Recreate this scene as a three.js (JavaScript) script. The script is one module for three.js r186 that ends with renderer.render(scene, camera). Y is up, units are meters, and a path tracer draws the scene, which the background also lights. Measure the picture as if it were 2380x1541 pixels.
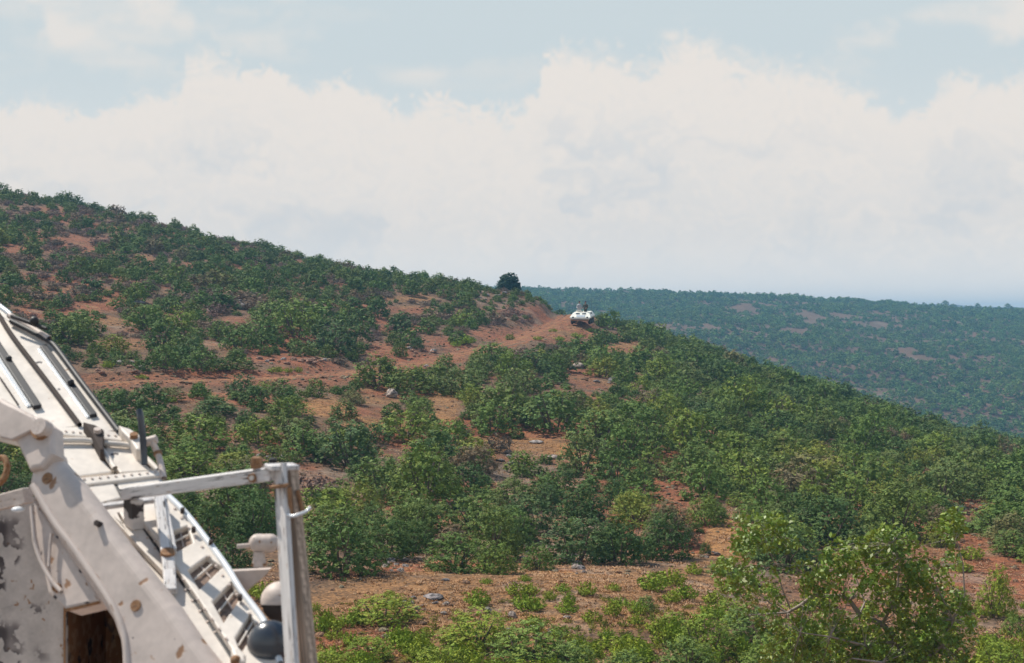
import * as THREE from 'three';
import { mergeGeometries } from 'three/addons/utils/BufferGeometryUtils.js';
import { MarchingCubes } from 'three/addons/objects/MarchingCubes.js';
import { RoundedBoxGeometry } from 'three/addons/geometries/RoundedBoxGeometry.js';

// ---------------------------------------------------------------- camera
// Positions in the photograph are given on a 2380 x 1541 grid; FP is the focal length on it.
const FP = 3305, CX = 1190, CY = 770.5, HORIZON = 740;
const scene = new THREE.Scene();
const camera = new THREE.PerspectiveCamera(2 * Math.atan(CY / FP) * 180 / Math.PI, 1024 / 663, 0.2, 30000);
camera.filmGauge = 36;
camera.position.set(0, 0, 0);
camera.rotation.x = -Math.atan((CY - HORIZON) / FP);
camera.focus = 95;
camera.userData.fStop = 5.0;
scene.add(camera);
camera.updateMatrixWorld();

const renderer = new THREE.WebGLRenderer();
renderer.toneMapping = THREE.LinearToneMapping;
renderer.toneMappingExposure = 1.07;
renderer.shadowMap.enabled = true;

// ---------------------------------------------------------------- noise
function rng(seed) { let s = seed >>> 0; return () => { s = (s + 0x6D2B79F5) >>> 0; let t = s; t = Math.imul(t ^ (t >>> 15), t | 1); t ^= t + Math.imul(t ^ (t >>> 7), t | 61); return ((t ^ (t >>> 14)) >>> 0) / 4294967296; }; }
const hash2 = (x, y, s = 0) => { let h = Math.imul(x | 0, 374761393) ^ Math.imul(y | 0, 668265263) ^ Math.imul(s | 0, 2147483629); h = Math.imul(h ^ (h >>> 13), 1274126177); h ^= h >>> 16; return (h >>> 0) / 4294967296; };
const smooth = (t) => t * t * t * (t * (t * 6 - 15) + 10);
function vnoise(x, y, s = 0, wrap = 0) {
  const xi = Math.floor(x), yi = Math.floor(y), u = smooth(x - xi), v = smooth(y - yi);
  const w = (k) => wrap ? ((k % wrap) + wrap) % wrap : k;
  const a = hash2(w(xi), w(yi), s), b = hash2(w(xi + 1), w(yi), s), c = hash2(w(xi), w(yi + 1), s), d = hash2(w(xi + 1), w(yi + 1), s);
  return a + (b - a) * u + (c - a) * v + (a - b - c + d) * u * v;
}
function fbm(x, y, oct = 4, s = 0, wrap = 0) { let a = 0, n = 0, k = 1; for (let i = 0; i < oct; i++) { a += vnoise(x, y, s + i * 17, wrap) * k; n += k; k *= 0.5; x *= 2; y *= 2; if (wrap) wrap *= 2; } return a / n; }
const clamp = (x, a = 0, b = 1) => Math.min(b, Math.max(a, x)), mix = (a, b, t) => a + (b - a) * t;
const sstep = (a, b, x) => { const t = clamp((x - a) / (b - a)); return t * t * (3 - 2 * t); };
const piecewise = (pts, x) => { if (x <= pts[0][0]) return pts[0][1]; for (let i = 1; i < pts.length; i++) if (x <= pts[i][0]) return mix(pts[i - 1][1], pts[i][1], (x - pts[i - 1][0]) / (pts[i][0] - pts[i - 1][0])); return pts[pts.length - 1][1]; };

// ---------------------------------------------------------------- sky: pale summer air and a long bank of cumulus over the horizon
{
  const W = 4096, H = 2048, data = new Float32Array(W * H * 4), deg = 180 / Math.PI;
  const px2az = (px) => Math.atan((px - CX) / FP) * deg, py2el = (py) => Math.atan((HORIZON - py) / FP) * deg;
  const top = [[-160, 262], [0, 275], [110, 268], [185, 292], [262, 284], [330, 252], [405, 236], [428, 214], [432, 166], [478, 148], [540, 170], [575, 186], [635, 182], [672, 205], [715, 222], [800, 208], [860, 212], [905, 250], [945, 262], [1000, 226], [1080, 246], [1165, 268], [1215, 262], [1252, 205], [1262, 150], [1290, 134], [1345, 130], [1400, 128], [1455, 140], [1500, 160], [1545, 128], [1590, 112], [1640, 118], [1690, 146], [1745, 160], [1805, 178], [1870, 178], [1905, 186], [1950, 210], [2005, 236], [2060, 262], [2110, 282], [2150, 280], [2175, 236], [2225, 205], [2280, 222], [2335, 230], [2380, 222], [2540, 240]].map(([a, b]) => [px2az(a), py2el(b)]);
  const azL = top[0][0], azR = top[top.length - 1][0];
  const round = (az, per) => (az / 360) * per;                // so that noise closes on itself round the sky
  const edgeAt = (az) => {
    const out = 7.2 + 4.4 * (fbm(round(az, 40) + 40, 3.3, 3, 5, 40) - 0.45);
    if (az < azL || az > azR) { const d = az < azL ? azL - az : az - azR; return mix(az < azL ? top[0][1] : top[top.length - 1][1], out, sstep(0, 9, d)); }
    return piecewise(top, az);
  };
  const PATCH = [[2200, 70, 170, 46, 1], [2350, 115, 80, 36, 1], [2360, 20, 60, 40, 0.8], [70, 110, 110, 34, 0.6], [20, 30, 70, 60, 0.6], [1565, 88, 26, 16, 0.9], [960, 185, 60, 20, 0.7]].map(([x, y, rx, ry, k]) => [px2az(x), py2el(y), rx / FP * deg, ry / FP * deg, k]);
  const clearLow = [0.84, 0.81, 0.77], clearMid = [0.575, 0.645, 0.672], clearHigh = [0.13, 0.23, 0.40];
  const bright = [0.795, 0.742, 0.690], grey = [0.640, 0.652, 0.660], haze = [0.90, 0.85, 0.79];
  for (let x = 0; x < W; x++) {
    const phi = ((x + 0.5) / W - 0.5) * 2 * Math.PI, az = Math.atan2(Math.cos(phi), -Math.sin(phi)) * deg; // dir = (cos phi, ., sin phi); forward is -z
    const edge = edgeAt(az);
    for (let y = H / 2; y < H; y++) {
      const el = ((y + 0.5) / H - 0.5) * 180, i = (y * W + x) * 4;
      const t1 = sstep(0, 11, el), t2 = sstep(11, 52, el), c = [0, 1, 2].map((k) => mix(mix(clearLow[k], clearMid[k], t1), clearHigh[k], t2));
      const wx = (fbm(round(az, 360) * 0.7 + 252, el * 0.9, 3, 131, 252) - 0.5), wy = (fbm(round(az, 360) * 0.7 + 252, el * 0.9 + 40, 3, 137, 252) - 0.5), w2x = fbm(round(az, 360) * 3 + 1080, el * 3, 2, 141, 1080) - 0.5, w2y = fbm(round(az, 360) * 3 + 1080, el * 3 + 9, 2, 143, 1080) - 0.5;
      const ax = round(az, 360) + wx * 3.2 + w2x * 0.7, ey = el + wy * 2.6 + w2y * 0.6;   // warped, so that billows curl
      // cumulus bank
      const b1 = 1 - Math.abs(2 * fbm(ax * 0.5 + 180, ey * 0.6, 3, 11, 180) - 1), b2 = 1 - Math.abs(2 * fbm(ax * 1.5 + 540, ey * 1.7, 3, 23, 540) - 1), b3 = fbm(ax * 3 + 1080, ey * 3.4, 4, 29, 1080);
      const e = edge + (b1 - 0.75) * 0.7 + (b2 - 0.7) * 0.85 + (b3 - 0.5) * 1.0;
      const w = 0.2 + 0.95 * fbm(ax * 0.22 + 80, el * 0.3, 2, 41, 80) ** 2;
      let dens = el < 22 ? sstep(-w, w, e - el) : 0;
      // thin parts of the bank, where blue-grey air shows
      const hole = sstep(0.5, 0.78, fbm(ax * 0.24 + 90, ey * 0.55 + 7, 4, 57, 90)) * sstep(0.5, 4, edge - el);
      const low = sstep(4.2, 0.4, el);
      // shreds higher up
      const more = PATCH.reduce((s, [a, e0, ra, re, k]) => s + k * Math.exp(-(((az - a) / ra) ** 2) - (((el - e0) / re) ** 2)), 0);
      const shred = sstep(0.52, 0.82, fbm(ax * 0.18 + 70, el * 0.42, 6, 71, 65) + more * 0.3) * sstep(8.6, 10.2, el) * (1 - sstep(30, 60, el)) * 0.8;
      const shadeMix = clamp(hole * 0.62 + sstep(1.5, 8, edge - el) * 0.35 + ((b3 - 0.5) * 0.35 + (b2 - 0.72) * 0.45) * sstep(0.3, 1.6, edge - el));
      const mott = (fbm(ax * 0.9 + 324, ey * 1.1 + 3, 4, 83, 324) - 0.5) * 0.5, d2 = clamp(Math.max(dens * (1 - 0.35 * sstep(0.1, 0.3, -mott) * sstep(0.2, 1.5, edge - el)), shred));
      for (let k = 0; k < 3; k++) {
        const cl = mix(mix(bright[k], grey[k], shadeMix), haze[k], low * 0.9);
        data[i + k] = mix(c[k], cl, d2);
      }
      data[i + 3] = 1;
    }
    for (let y = 0; y < H / 2; y++) { const i = (y * W + x) * 4; data[i] = 0.30; data[i + 1] = 0.27; data[i + 2] = 0.22; data[i + 3] = 1; }
  }
  const sky = new THREE.DataTexture(data, W, H, THREE.RGBAFormat, THREE.FloatType);
  sky.mapping = THREE.EquirectangularReflectionMapping;
  sky.magFilter = sky.minFilter = THREE.LinearFilter;
  sky.needsUpdate = true;
  scene.background = sky;
  scene.environment = sky;
}

// ---------------------------------------------------------------- sun: high, from the left and a little beyond the hill
const SUN = new THREE.Vector3(-0.50, 0.80, -0.33).normalize();
const sun = new THREE.DirectionalLight(new THREE.Color().setRGB(1.0, 0.94, 0.84), 5.0);
sun.position.copy(SUN).multiplyScalar(400);
sun.target.position.set(0, 0, -110);
sun.position.add(sun.target.position);
sun.castShadow = true;
sun.shadow.radius = 1;
sun.shadow.mapSize.set(4096, 4096);
Object.assign(sun.shadow.camera, { left: -160, right: 160, top: 160, bottom: -160, near: 10, far: 900 });
scene.add(sun, sun.target);

// haze: far things fade to pale blue
scene.fog = new THREE.FogExp2(new THREE.Color().setRGB(0.29, 0.65, 1.0), 0.0005);

// ---------------------------------------------------------------- bookkeeping
const taken = new Map();
function numbered(name) { const n = taken.get(name) ?? 0; taken.set(name, n + 1); return n ? `${name}_${String(n).padStart(3, '0')}` : name; }
function shadows(o) { o.traverse((m) => { if (m.isMesh) { m.castShadow = true; m.receiveShadow = true; } }); return o; }
function add(o, name, label, category, group, kind) {
  o.name = numbered(name);
  o.userData.label = label;
  if (category) o.userData.category = category;
  if (group) o.userData.group = group;
  if (kind) o.userData.kind = kind;
  scene.add(shadows(o));
  return o;
}
function part(parent, name, geometry, material, label) {
  const m = new THREE.Mesh(geometry, material);
  m.name = name;
  if (label) m.userData.label = label;
  parent.add(m);
  return m;
}
const V = (x, y, z) => new THREE.Vector3(x, y, z);
const rayDir = (px, py) => V((px - CX) / FP, (CY - py) / FP, -1).applyQuaternion(camera.quaternion);

// ---------------------------------------------------------------- shape of the land
// Heights (metres above the eye) on lines of sight that pass the photograph's columns COLS, at the depths DEPTHS.
const DEPTHS = [2, 12, 20, 31, 43, 60, 80, 100, 120, 150, 180, 210, 260, 330, 400, 480, 600, 720, 850, 1250, 2000, 2400];
const COLS = [-1400, 0, 300, 600, 900, 1190, 1340, 1500, 1800, 2100, 2380, 3700];
const NEAR = [-4.1, -4.9, -6.0];
const LAND = [
  [-6.6, -5.6, -3.0, 0, 3, 6, 11, 17, 22, 23, 14, 10, -10, -6, 8, 20, -25, 2, 8],
  [-7.4, -6.6, -5.4, -3.9, -0.9, 2.2, 7.2, 12.6, 18.1, 19.6, 8, -16, -22, -10, 10, 20, -25, 2, 8],
  [-7.4, -6.9, -5.8, -4.2, -1.9, 0.9, 5.2, 10, 14.6, 14, 0, -24, -24, -10, 8, 18, -25, 4, 10],
  [-7.5, -7.2, -6.2, -4.6, -3.0, -0.3, 3.4, 7.2, 10.3, 7, -8, -27, -24, -10, 7, 17, -25, 7, 13],
  [-7.5, -7.4, -6.7, -5.3, -4.0, -2.3, 1.0, 4.5, 6.0, -1, -18, -30, -24, -8, 7, 17, -25, 9, 15],
  [-7.5, -7.5, -7.0, -5.8, -4.6, -3.0, -0.9, 3.1, 3.4, -8, -22, -30, -22, -4, 8, 16.9, -25, 11, 17],
  [-7.5, -7.5, -7.1, -6.0, -5.0, -3.9, -2.1, 0.3, -2.5, -12, -26, -31, -22, -4, 7, 16.2, -25, 12, 18],
  [-7.5, -7.6, -7.3, -6.4, -5.6, -4.7, -3.3, -2.2, -5, -15, -28, -32, -22, -5, 6, 15, -25, 13, 19],
  [-7.6, -7.8, -7.7, -7.2, -6.8, -6.4, -6.3, -8.0, -12.5, -22, -31, -33, -23, -7, 3.5, 11.5, -25, 16, 22],
  [-7.6, -7.9, -8.0, -8.2, -8.7, -9.4, -11.0, -14.6, -19, -27, -34, -34, -24.5, -10, 0, 7.2, -25, 18.2, 24.2],
  [-7.6, -7.9, -8.3, -9.3, -10.4, -11.8, -14.4, -18.6, -23.5, -31, -36, -35, -25.5, -12, -3, 3.6, -25, 12.399999999999999, 18.4],
  [-7.6, -8.2, -9.5, -12.5, -16, -20, -26, -32, -36, -40, -42, -40, -30, -18, -8, 0, -25, 4, 10],
].map((r) => [...NEAR, ...r]);
function hermite(xs, ys, x) {
  const n = xs.length;
  if (x <= xs[0]) return ys[0];
  if (x >= xs[n - 1]) return ys[n - 1];
  let i = 0;
  while (x > xs[i + 1]) i++;
  const h = xs[i + 1] - xs[i], t = (x - xs[i]) / h, d = (ys[i + 1] - ys[i]) / h;
  const slope = (k) => { if (k <= 0 || k >= n - 1) return d; const a = (ys[k] - ys[k - 1]) / (xs[k] - xs[k - 1]), b = (ys[k + 1] - ys[k]) / (xs[k + 1] - xs[k]); return a * b <= 0 ? 0 : 2 * a * b / (a + b); };
  const m0 = slope(i), m1 = slope(i + 1), t2 = t * t, t3 = t2 * t;
  return (2 * t3 - 3 * t2 + 1) * ys[i] + (t3 - 2 * t2 + t) * h * m0 + (-2 * t3 + 3 * t2) * ys[i + 1] + (t3 - t2) * h * m1;
}
const LOGD = DEPTHS.map(Math.log);
const rowCache = new Map();
function baseHeight(x, z) {
  const D = Math.max(2, -z), px = CX + FP * x / D, l = Math.log(D), key = Math.round(l * 4000);
  let row = rowCache.get(key);
  if (!row) { row = LAND.map((r) => hermite(LOGD, r, key / 4000)); rowCache.set(key, row); }
  let y = hermite(COLS, row, px);
  const rough = sstep(14, 40, D);
  y += (fbm(x / 17 + 50, z / 17 + 50, 3, 3) - 0.5) * 1.1 * rough * (D < 300 ? 1 : 4) + (fbm(x / 3.1, z / 3.1, 3, 9) - 0.5) * 0.28 * rough;
  if (D > 300) y += (fbm(x / 90 + 9, z / 90, 3, 31) - 0.5) * 10 * sstep(300, 500, D) * (1 - sstep(740, 840, D) * 0.8) * (D < 1200 ? 1 : 0.2);
  return y;
}
function castBase(px, py, height = baseHeight, from = 16, to = 1200) {
  const r = rayDir(px, py), s = r.y / -r.z, u = r.x / -r.z;
  let prev = from, best = from, bestGap = 1e9;
  for (let D = from; D < to; D *= 1.006) {
    const gap = s - height(u * D, -D) / D;
    if (gap <= 0) { let a = prev, b = D; for (let k = 0; k < 20; k++) { const m = (a + b) / 2; if (s - height(u * m, -m) / m <= 0) b = m; else a = m; } return V(u * b, height(u * b, -b), -b); }
    if (gap < bestGap) { bestGap = gap; best = D; }
    prev = D;
  }
  return V(u * best, height(u * best, -best), -best);
}
// the dirt track: left, along the foot of the upper slope, then away over the crest
const trackPts = [[-900, 1010], [-300, 945], [40, 905], [300, 888], [520, 884], [700, 876], [840, 864], [960, 846], [1060, 826], [1150, 806], [1230, 780], [1290, 757], [1318, 742]].map(([a, b]) => castBase(a, b));
{ const e = trackPts[trackPts.length - 1]; trackPts.push(V(e.x * 1.0 + 1.2, 0, e.z - 14), V(e.x + 1.5, 0, e.z - 34)); for (const p of trackPts) p.y = baseHeight(p.x, p.z); }
const trackCurve = new THREE.CatmullRomCurve3(trackPts, false, 'centripetal');
const TRACK = trackCurve.getSpacedPoints(420);
for (let k = 0; k < 6; k++) for (let i = 1; i < TRACK.length - 1; i++) TRACK[i].y = (TRACK[i - 1].y + 2 * TRACK[i].y + TRACK[i + 1].y) / 4;
function nearTrack(x, z) {
  let best = 1e9, at = -1;
  for (let i = 0; i < TRACK.length; i += 4) { const d = (TRACK[i].x - x) ** 2 + (TRACK[i].z - z) ** 2; if (d < best) { best = d; at = i; } }
  if (best > 900) return [Math.sqrt(best), at];
  for (let i = Math.max(0, at - 4); i <= Math.min(TRACK.length - 1, at + 4); i++) { const d = (TRACK[i].x - x) ** 2 + (TRACK[i].z - z) ** 2; if (d < best) { best = d; at = i; } }
  return [Math.sqrt(best), at];
}
const TRACK_HALF = 1.6;
function height(x, z) {
  let y = baseHeight(x, z);
  if (z < -60 && z > -240) {
    const [d, i] = nearTrack(x, z);
    if (d < 6) y = mix(TRACK[i].y - 0.05, y, sstep(TRACK_HALF + 0.1, TRACK_HALF + 2.4, d + (fbm(x, z, 2, 77) - 0.5) * 1.0));
  }
  return y;
}
const castLand = (px, py) => castBase(px, py, height);
const toPixel = (p) => { const q = p.clone().applyQuaternion(camera.quaternion.clone().invert()); return [CX - FP * q.x / q.z, CY + FP * q.y / q.z]; };

// Where the hillside is open ground: [column, row, half width, half height, straw 1 .. red soil 0] in the photograph.
const OPEN = [
  [1150, 1400, 460, 72, 0.72], [1000, 1480, 330, 70, 0.6], [1450, 1400, 240, 75, 0.75], [1720, 1250, 75, 50, 0.95], [1620, 1330, 80, 40, 0.8], [2270, 1180, 60, 28, 0.3], [2290, 1270, 60, 40, 0.4], [2330, 1330, 70, 60, 0.4], [2080, 1300, 260, 30, 0.5],
  [1545, 1150, 62, 40, 0.15], [1350, 872, 50, 24, 0.25], [1390, 896, 40, 12, 0.4], [1450, 808, 62, 12, 0.7], [1030, 945, 42, 32, 0.85], [1200, 1035, 130, 16, 0.9], [1320, 1050, 50, 16, 0.9], [1390, 1075, 25, 10, 0.7],
  [760, 945, 62, 24, 0.7], [845, 985, 66, 14, 0.85], [885, 925, 60, 18, 0.5], [720, 1045, 80, 10, 0.5], [690, 1090, 60, 14, 0.3], [510, 1190, 45, 36, 0.3], [885, 1050, 30, 14, 0.1], [930, 1190, 25, 10, 0.4],
  [60, 690, 100, 9, 0.75], [215, 712, 60, 9, 0.5], [270, 748, 70, 10, 0.6], [300, 800, 90, 15, 0.3], [545, 745, 34, 10, 0.1], [640, 838, 110, 10, 0.05], [560, 880, 300, 20, 0.15], [280, 885, 150, 22, 0.15], [880, 815, 40, 24, 0.05], [960, 820, 60, 20, 0.05], [1010, 790, 40, 16, 0.1],
  [1080, 812, 60, 14, 0.1], [1170, 772, 90, 13, 0.1], [1240, 765, 70, 13, 0.1], [1335, 775, 60, 16, 0.6], [1250, 716, 26, 7, 0.1], [1320, 735, 20, 18, 0.1], [1090, 662, 30, 8, 0.9],
  [230, 565, 55, 14, 0.3], [330, 605, 35, 18, 0.4], [20, 580, 40, 12, 0.2], [478, 555, 24, 8, 0], [160, 560, 70, 10, 0.3], [700, 610, 20, 8, 0.1], [960, 695, 60, 8, 0.6], [930, 720, 60, 10, 0.4],
  [1660, 1000, 45, 8, 0.8], [1570, 958, 60, 6, 0.6], [1330, 1140, 26, 14, 0.5], [1500, 985, 30, 6, 0.6], [1880, 1000, 30, 6, 0.7],
];
function openness(px, py) {   // [0..1 how open, straw share]
  let o = 0, s = 0.45;
  for (const [cx, cy, rx, ry, st] of OPEN) { const d = 1 - Math.hypot((px - cx) / rx, (py - cy) / ry); const k = sstep(-0.08, 0.22, d); if (k > o) { o = k; s = st; } }
  return [o, s];
}

// ---------------------------------------------------------------- ground textures (grain only)
function noiseTexture(N, fn, srgb) {
  const d = new Uint8Array(N * N * 4);
  for (let y = 0; y < N; y++) for (let x = 0; x < N; x++) { const c = fn(x / N, y / N), i = (y * N + x) * 4; for (let k = 0; k < 3; k++) d[i + k] = clamp(c[k]) * 255; d[i + 3] = 255; }
  const t = new THREE.DataTexture(d, N, N, THREE.RGBAFormat);
  t.wrapS = t.wrapT = THREE.RepeatWrapping; t.magFilter = t.minFilter = THREE.LinearFilter; t.needsUpdate = true;
  if (srgb) t.colorSpace = THREE.SRGBColorSpace;
  return t;
}
const soilMap = noiseTexture(1024, (u, v) => {
  const a = fbm(u * 16, v * 16, 4, 1, 16), b = fbm(u * 96, v * 96, 3, 2, 96), g = vnoise(u * 300, v * 300, 5, 300);
  const k = 0.80 + (a - 0.5) * 0.5 + (b - 0.5) * 0.75 + (g > 0.86 ? 0.22 : 0) - (g < 0.1 ? 0.2 : 0);
  return [k * 1.02, k, k * 0.97];
}, true);
const soilBump = noiseTexture(1024, (u, v) => { const b = fbm(u * 96, v * 96, 3, 2, 96) * 0.7 + fbm(u * 24, v * 24, 3, 8, 24) * 0.5 - 0.1; return [b, b, b]; });
const groundMat = new THREE.MeshStandardMaterial({ map: soilMap, bumpMap: soilBump, bumpScale: 0.06, roughness: 0.97, vertexColors: true });

const SOIL = [0.315, 0.100, 0.037], STRAW = [0.41, 0.208, 0.068], DUFF = [0.165, 0.100, 0.058], PALE = [0.36, 0.170, 0.082], ROCKY = [0.31, 0.25, 0.21];
const mix3 = (a, b, t) => [mix(a[0], b[0], t), mix(a[1], b[1], t), mix(a[2], b[2], t)];
function groundColour(x, y, z) {
  const D = -z, n1 = fbm(x / 6 + 30, z / 6, 4, 61), n2 = fbm(x / 1.3, z / 1.3, 3, 62), n3 = fbm(x / 22, z / 22 + 8, 3, 63);
  let c, straw = 0.4, o = 0.5;
  if (D < 300) { const [px, py] = toPixel(V(x, y, z)); [o, straw] = openness(px, py); }
  else { o = 0.15; straw = clamp(n3 * 1.4 - 0.3); }
  const s = sstep(0.35, 0.65, straw + (n1 - 0.5) * 0.8 + (n2 - 0.5) * 0.5);
  c = mix3(mix3(SOIL, PALE, sstep(0.5, 0.75, n2) * 0.45), STRAW, s * 0.85);
  c = mix3(c, DUFF, (1 - o * 0.6) * sstep(0.35, 0.6, n1 + (D > 300 ? 0.2 : 0)) * 0.85);
  if (D > 300) c = mix3(c, DUFF, 0.55);
  c = mix3(c, ROCKY, sstep(0.62, 0.72, n2 * 0.5 + n3 * 0.5) * 0.5);
  return c;
}
{
  const us = [], Ds = [];
  for (let u = -0.86; u < 0.9;) { us.push(u); u += Math.abs(u) < 0.38 ? 0.0034 : 0.014; }
  for (let D = 2; D < 2450;) { Ds.push(D); D *= D < 24 ? 1.03 : D < 225 ? 1.0058 : D < 1000 ? 1.012 : 1.05; }
  const pos = new Float32Array(us.length * Ds.length * 3), col = new Float32Array(pos.length), uv = new Float32Array(us.length * Ds.length * 2), idx = [];
  Ds.forEach((D, j) => us.forEach((u, i) => {
    const k = j * us.length + i, x = u * D, z = -D, y = height(x, z), c = groundColour(x, y, z);
    pos.set([x, y, z], k * 3); col.set(c, k * 3); uv.set([x / 6, z / 6], k * 2);
    if (i && j) { const a = k - us.length - 1, b = k - us.length, d = k - 1; idx.push(a, b, d, b, k, d); }
  }));
  const g = new THREE.BufferGeometry();
  g.setAttribute('position', new THREE.BufferAttribute(pos, 3)); g.setAttribute('color', new THREE.BufferAttribute(col, 3)); g.setAttribute('uv', new THREE.BufferAttribute(uv, 2));
  g.setIndex(idx); g.computeVertexNormals();
  add(new THREE.Mesh(g, groundMat), 'terrain', 'red soil and dry grass hillside falling to a valley with a far hill', null, null, 'structure');
}
{ // the track: bare trodden earth, worn paler in the two wheel lanes
  const pos = [], col = [], uv = [], idx = [], N = 12;
  TRACK.forEach((p, i) => {
    const a = TRACK[Math.max(0, i - 1)], b = TRACK[Math.min(TRACK.length - 1, i + 1)], tx = b.x - a.x, tz = b.z - a.z, L = Math.hypot(tx, tz), nx = -tz / L, nz = tx / L;
    for (let k = 0; k <= N; k++) {
      const s = (k / N * 2 - 1), wob = 1 + (fbm(i * 0.35, s > 0 ? 7 : 3, 3, 91) - 0.5) * 0.7, w = s * TRACK_HALF * wob, x = p.x + nx * w, z = p.z + nz * w;
      const lane = Math.exp(-(((Math.abs(w) - 0.85) / 0.33) ** 2)), n = fbm(x / 1.1, z / 1.1, 3, 92);
      const y = p.y + 0.03 - lane * 0.11 + (n - 0.5) * 0.06 - (k === 0 || k === N ? 0.16 : 0);
      pos.push(x, y, z); uv.push(x / 6, z / 6);
      col.push(...mix3(mix3(SOIL, PALE, 0.3 + lane * 0.5 + (n - 0.5)), STRAW, 0.1 + 0.5 * Math.exp(-((w / 0.35) ** 2)) * sstep(0.4, 0.6, n)));
      if (i && k) { const q = i * (N + 1) + k; idx.push(q - N - 2, q - 1, q - N - 1, q - N - 1, q - 1, q); }
    }
  });
  const g = new THREE.BufferGeometry();
  g.setAttribute('position', new THREE.Float32BufferAttribute(pos, 3)); g.setAttribute('color', new THREE.Float32BufferAttribute(col, 3)); g.setAttribute('uv', new THREE.Float32BufferAttribute(uv, 2));
  g.setIndex(idx); g.computeVertexNormals();
  add(new THREE.Mesh(g, groundMat), 'dirt_track', 'reddish dirt track climbing the hillside to the distant white vehicle', null, null, 'structure');
}

// ---------------------------------------------------------------- plants
// A crown is many leaf-sized faces gathered in sprigs on the surface of overlapping lobes; a share of them fills the inside.
function LeafSet() { return { p: [], n: [], c: [], i: [] }; }
const _a = V(0, 0, 0), _b = V(0, 0, 0), _n = V(0, 0, 0);
function leaf(set, at, dir, size, col, R, slim = 0.55, quad = true) {
  _n.copy(dir).normalize();
  _a.set(R() - 0.5, R() - 0.5, R() - 0.5).cross(_n).normalize();
  _b.crossVectors(_n, _a);
  const k = set.p.length / 3, L = size, W = size * slim;
  const put = (l, w, lift) => { set.p.push(at.x + _a.x * l + _b.x * w + _n.x * lift, at.y + _a.y * l + _b.y * w + _n.y * lift, at.z + _a.z * l + _b.z * w + _n.z * lift); set.n.push(_n.x, _n.y, _n.z); set.c.push(col[0], col[1], col[2]); };
  put(-L / 2, 0, 0); put(0, W / 2, L * 0.12); put(L / 2, 0, 0);
  if (quad) { put(0, -W / 2, L * 0.12); set.i.push(k, k + 2, k + 1, k, k + 3, k + 2); }
  else { set.p[k * 3 + 3] += _b.x * W / 2; set.p[k * 3 + 4] += _b.y * W / 2; set.p[k * 3 + 5] += _b.z * W / 2; set.i.push(k, k + 2, k + 1); }
}
function leafGeometry(set) {
  const g = new THREE.BufferGeometry();
  g.setAttribute('position', new THREE.Float32BufferAttribute(set.p, 3)); g.setAttribute('normal', new THREE.Float32BufferAttribute(set.n, 3)); g.setAttribute('color', new THREE.Float32BufferAttribute(set.c, 3));
  g.setIndex(set.i);
  return g;
}
function branchGeometry(list, sides = 5) {   // list of [from, to, r0, r1]
  const gs = list.map(([a, b, r0, r1]) => { const d = b.clone().sub(a), g = new THREE.CylinderGeometry(r1, r0, d.length(), sides, 1, true); g.translate(0, d.length() / 2, 0); g.applyQuaternion(new THREE.Quaternion().setFromUnitVectors(V(0, 1, 0), d.normalize())); g.translate(a.x, a.y, a.z); return g; });
  return mergeGeometries(gs);
}
const tone = (R, spread, warm) => { const k = 1 + (R() - 0.5) * spread, w = (R() - 0.5) * warm; return [k * (1 + w), k, k * (1 - w)]; };
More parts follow.
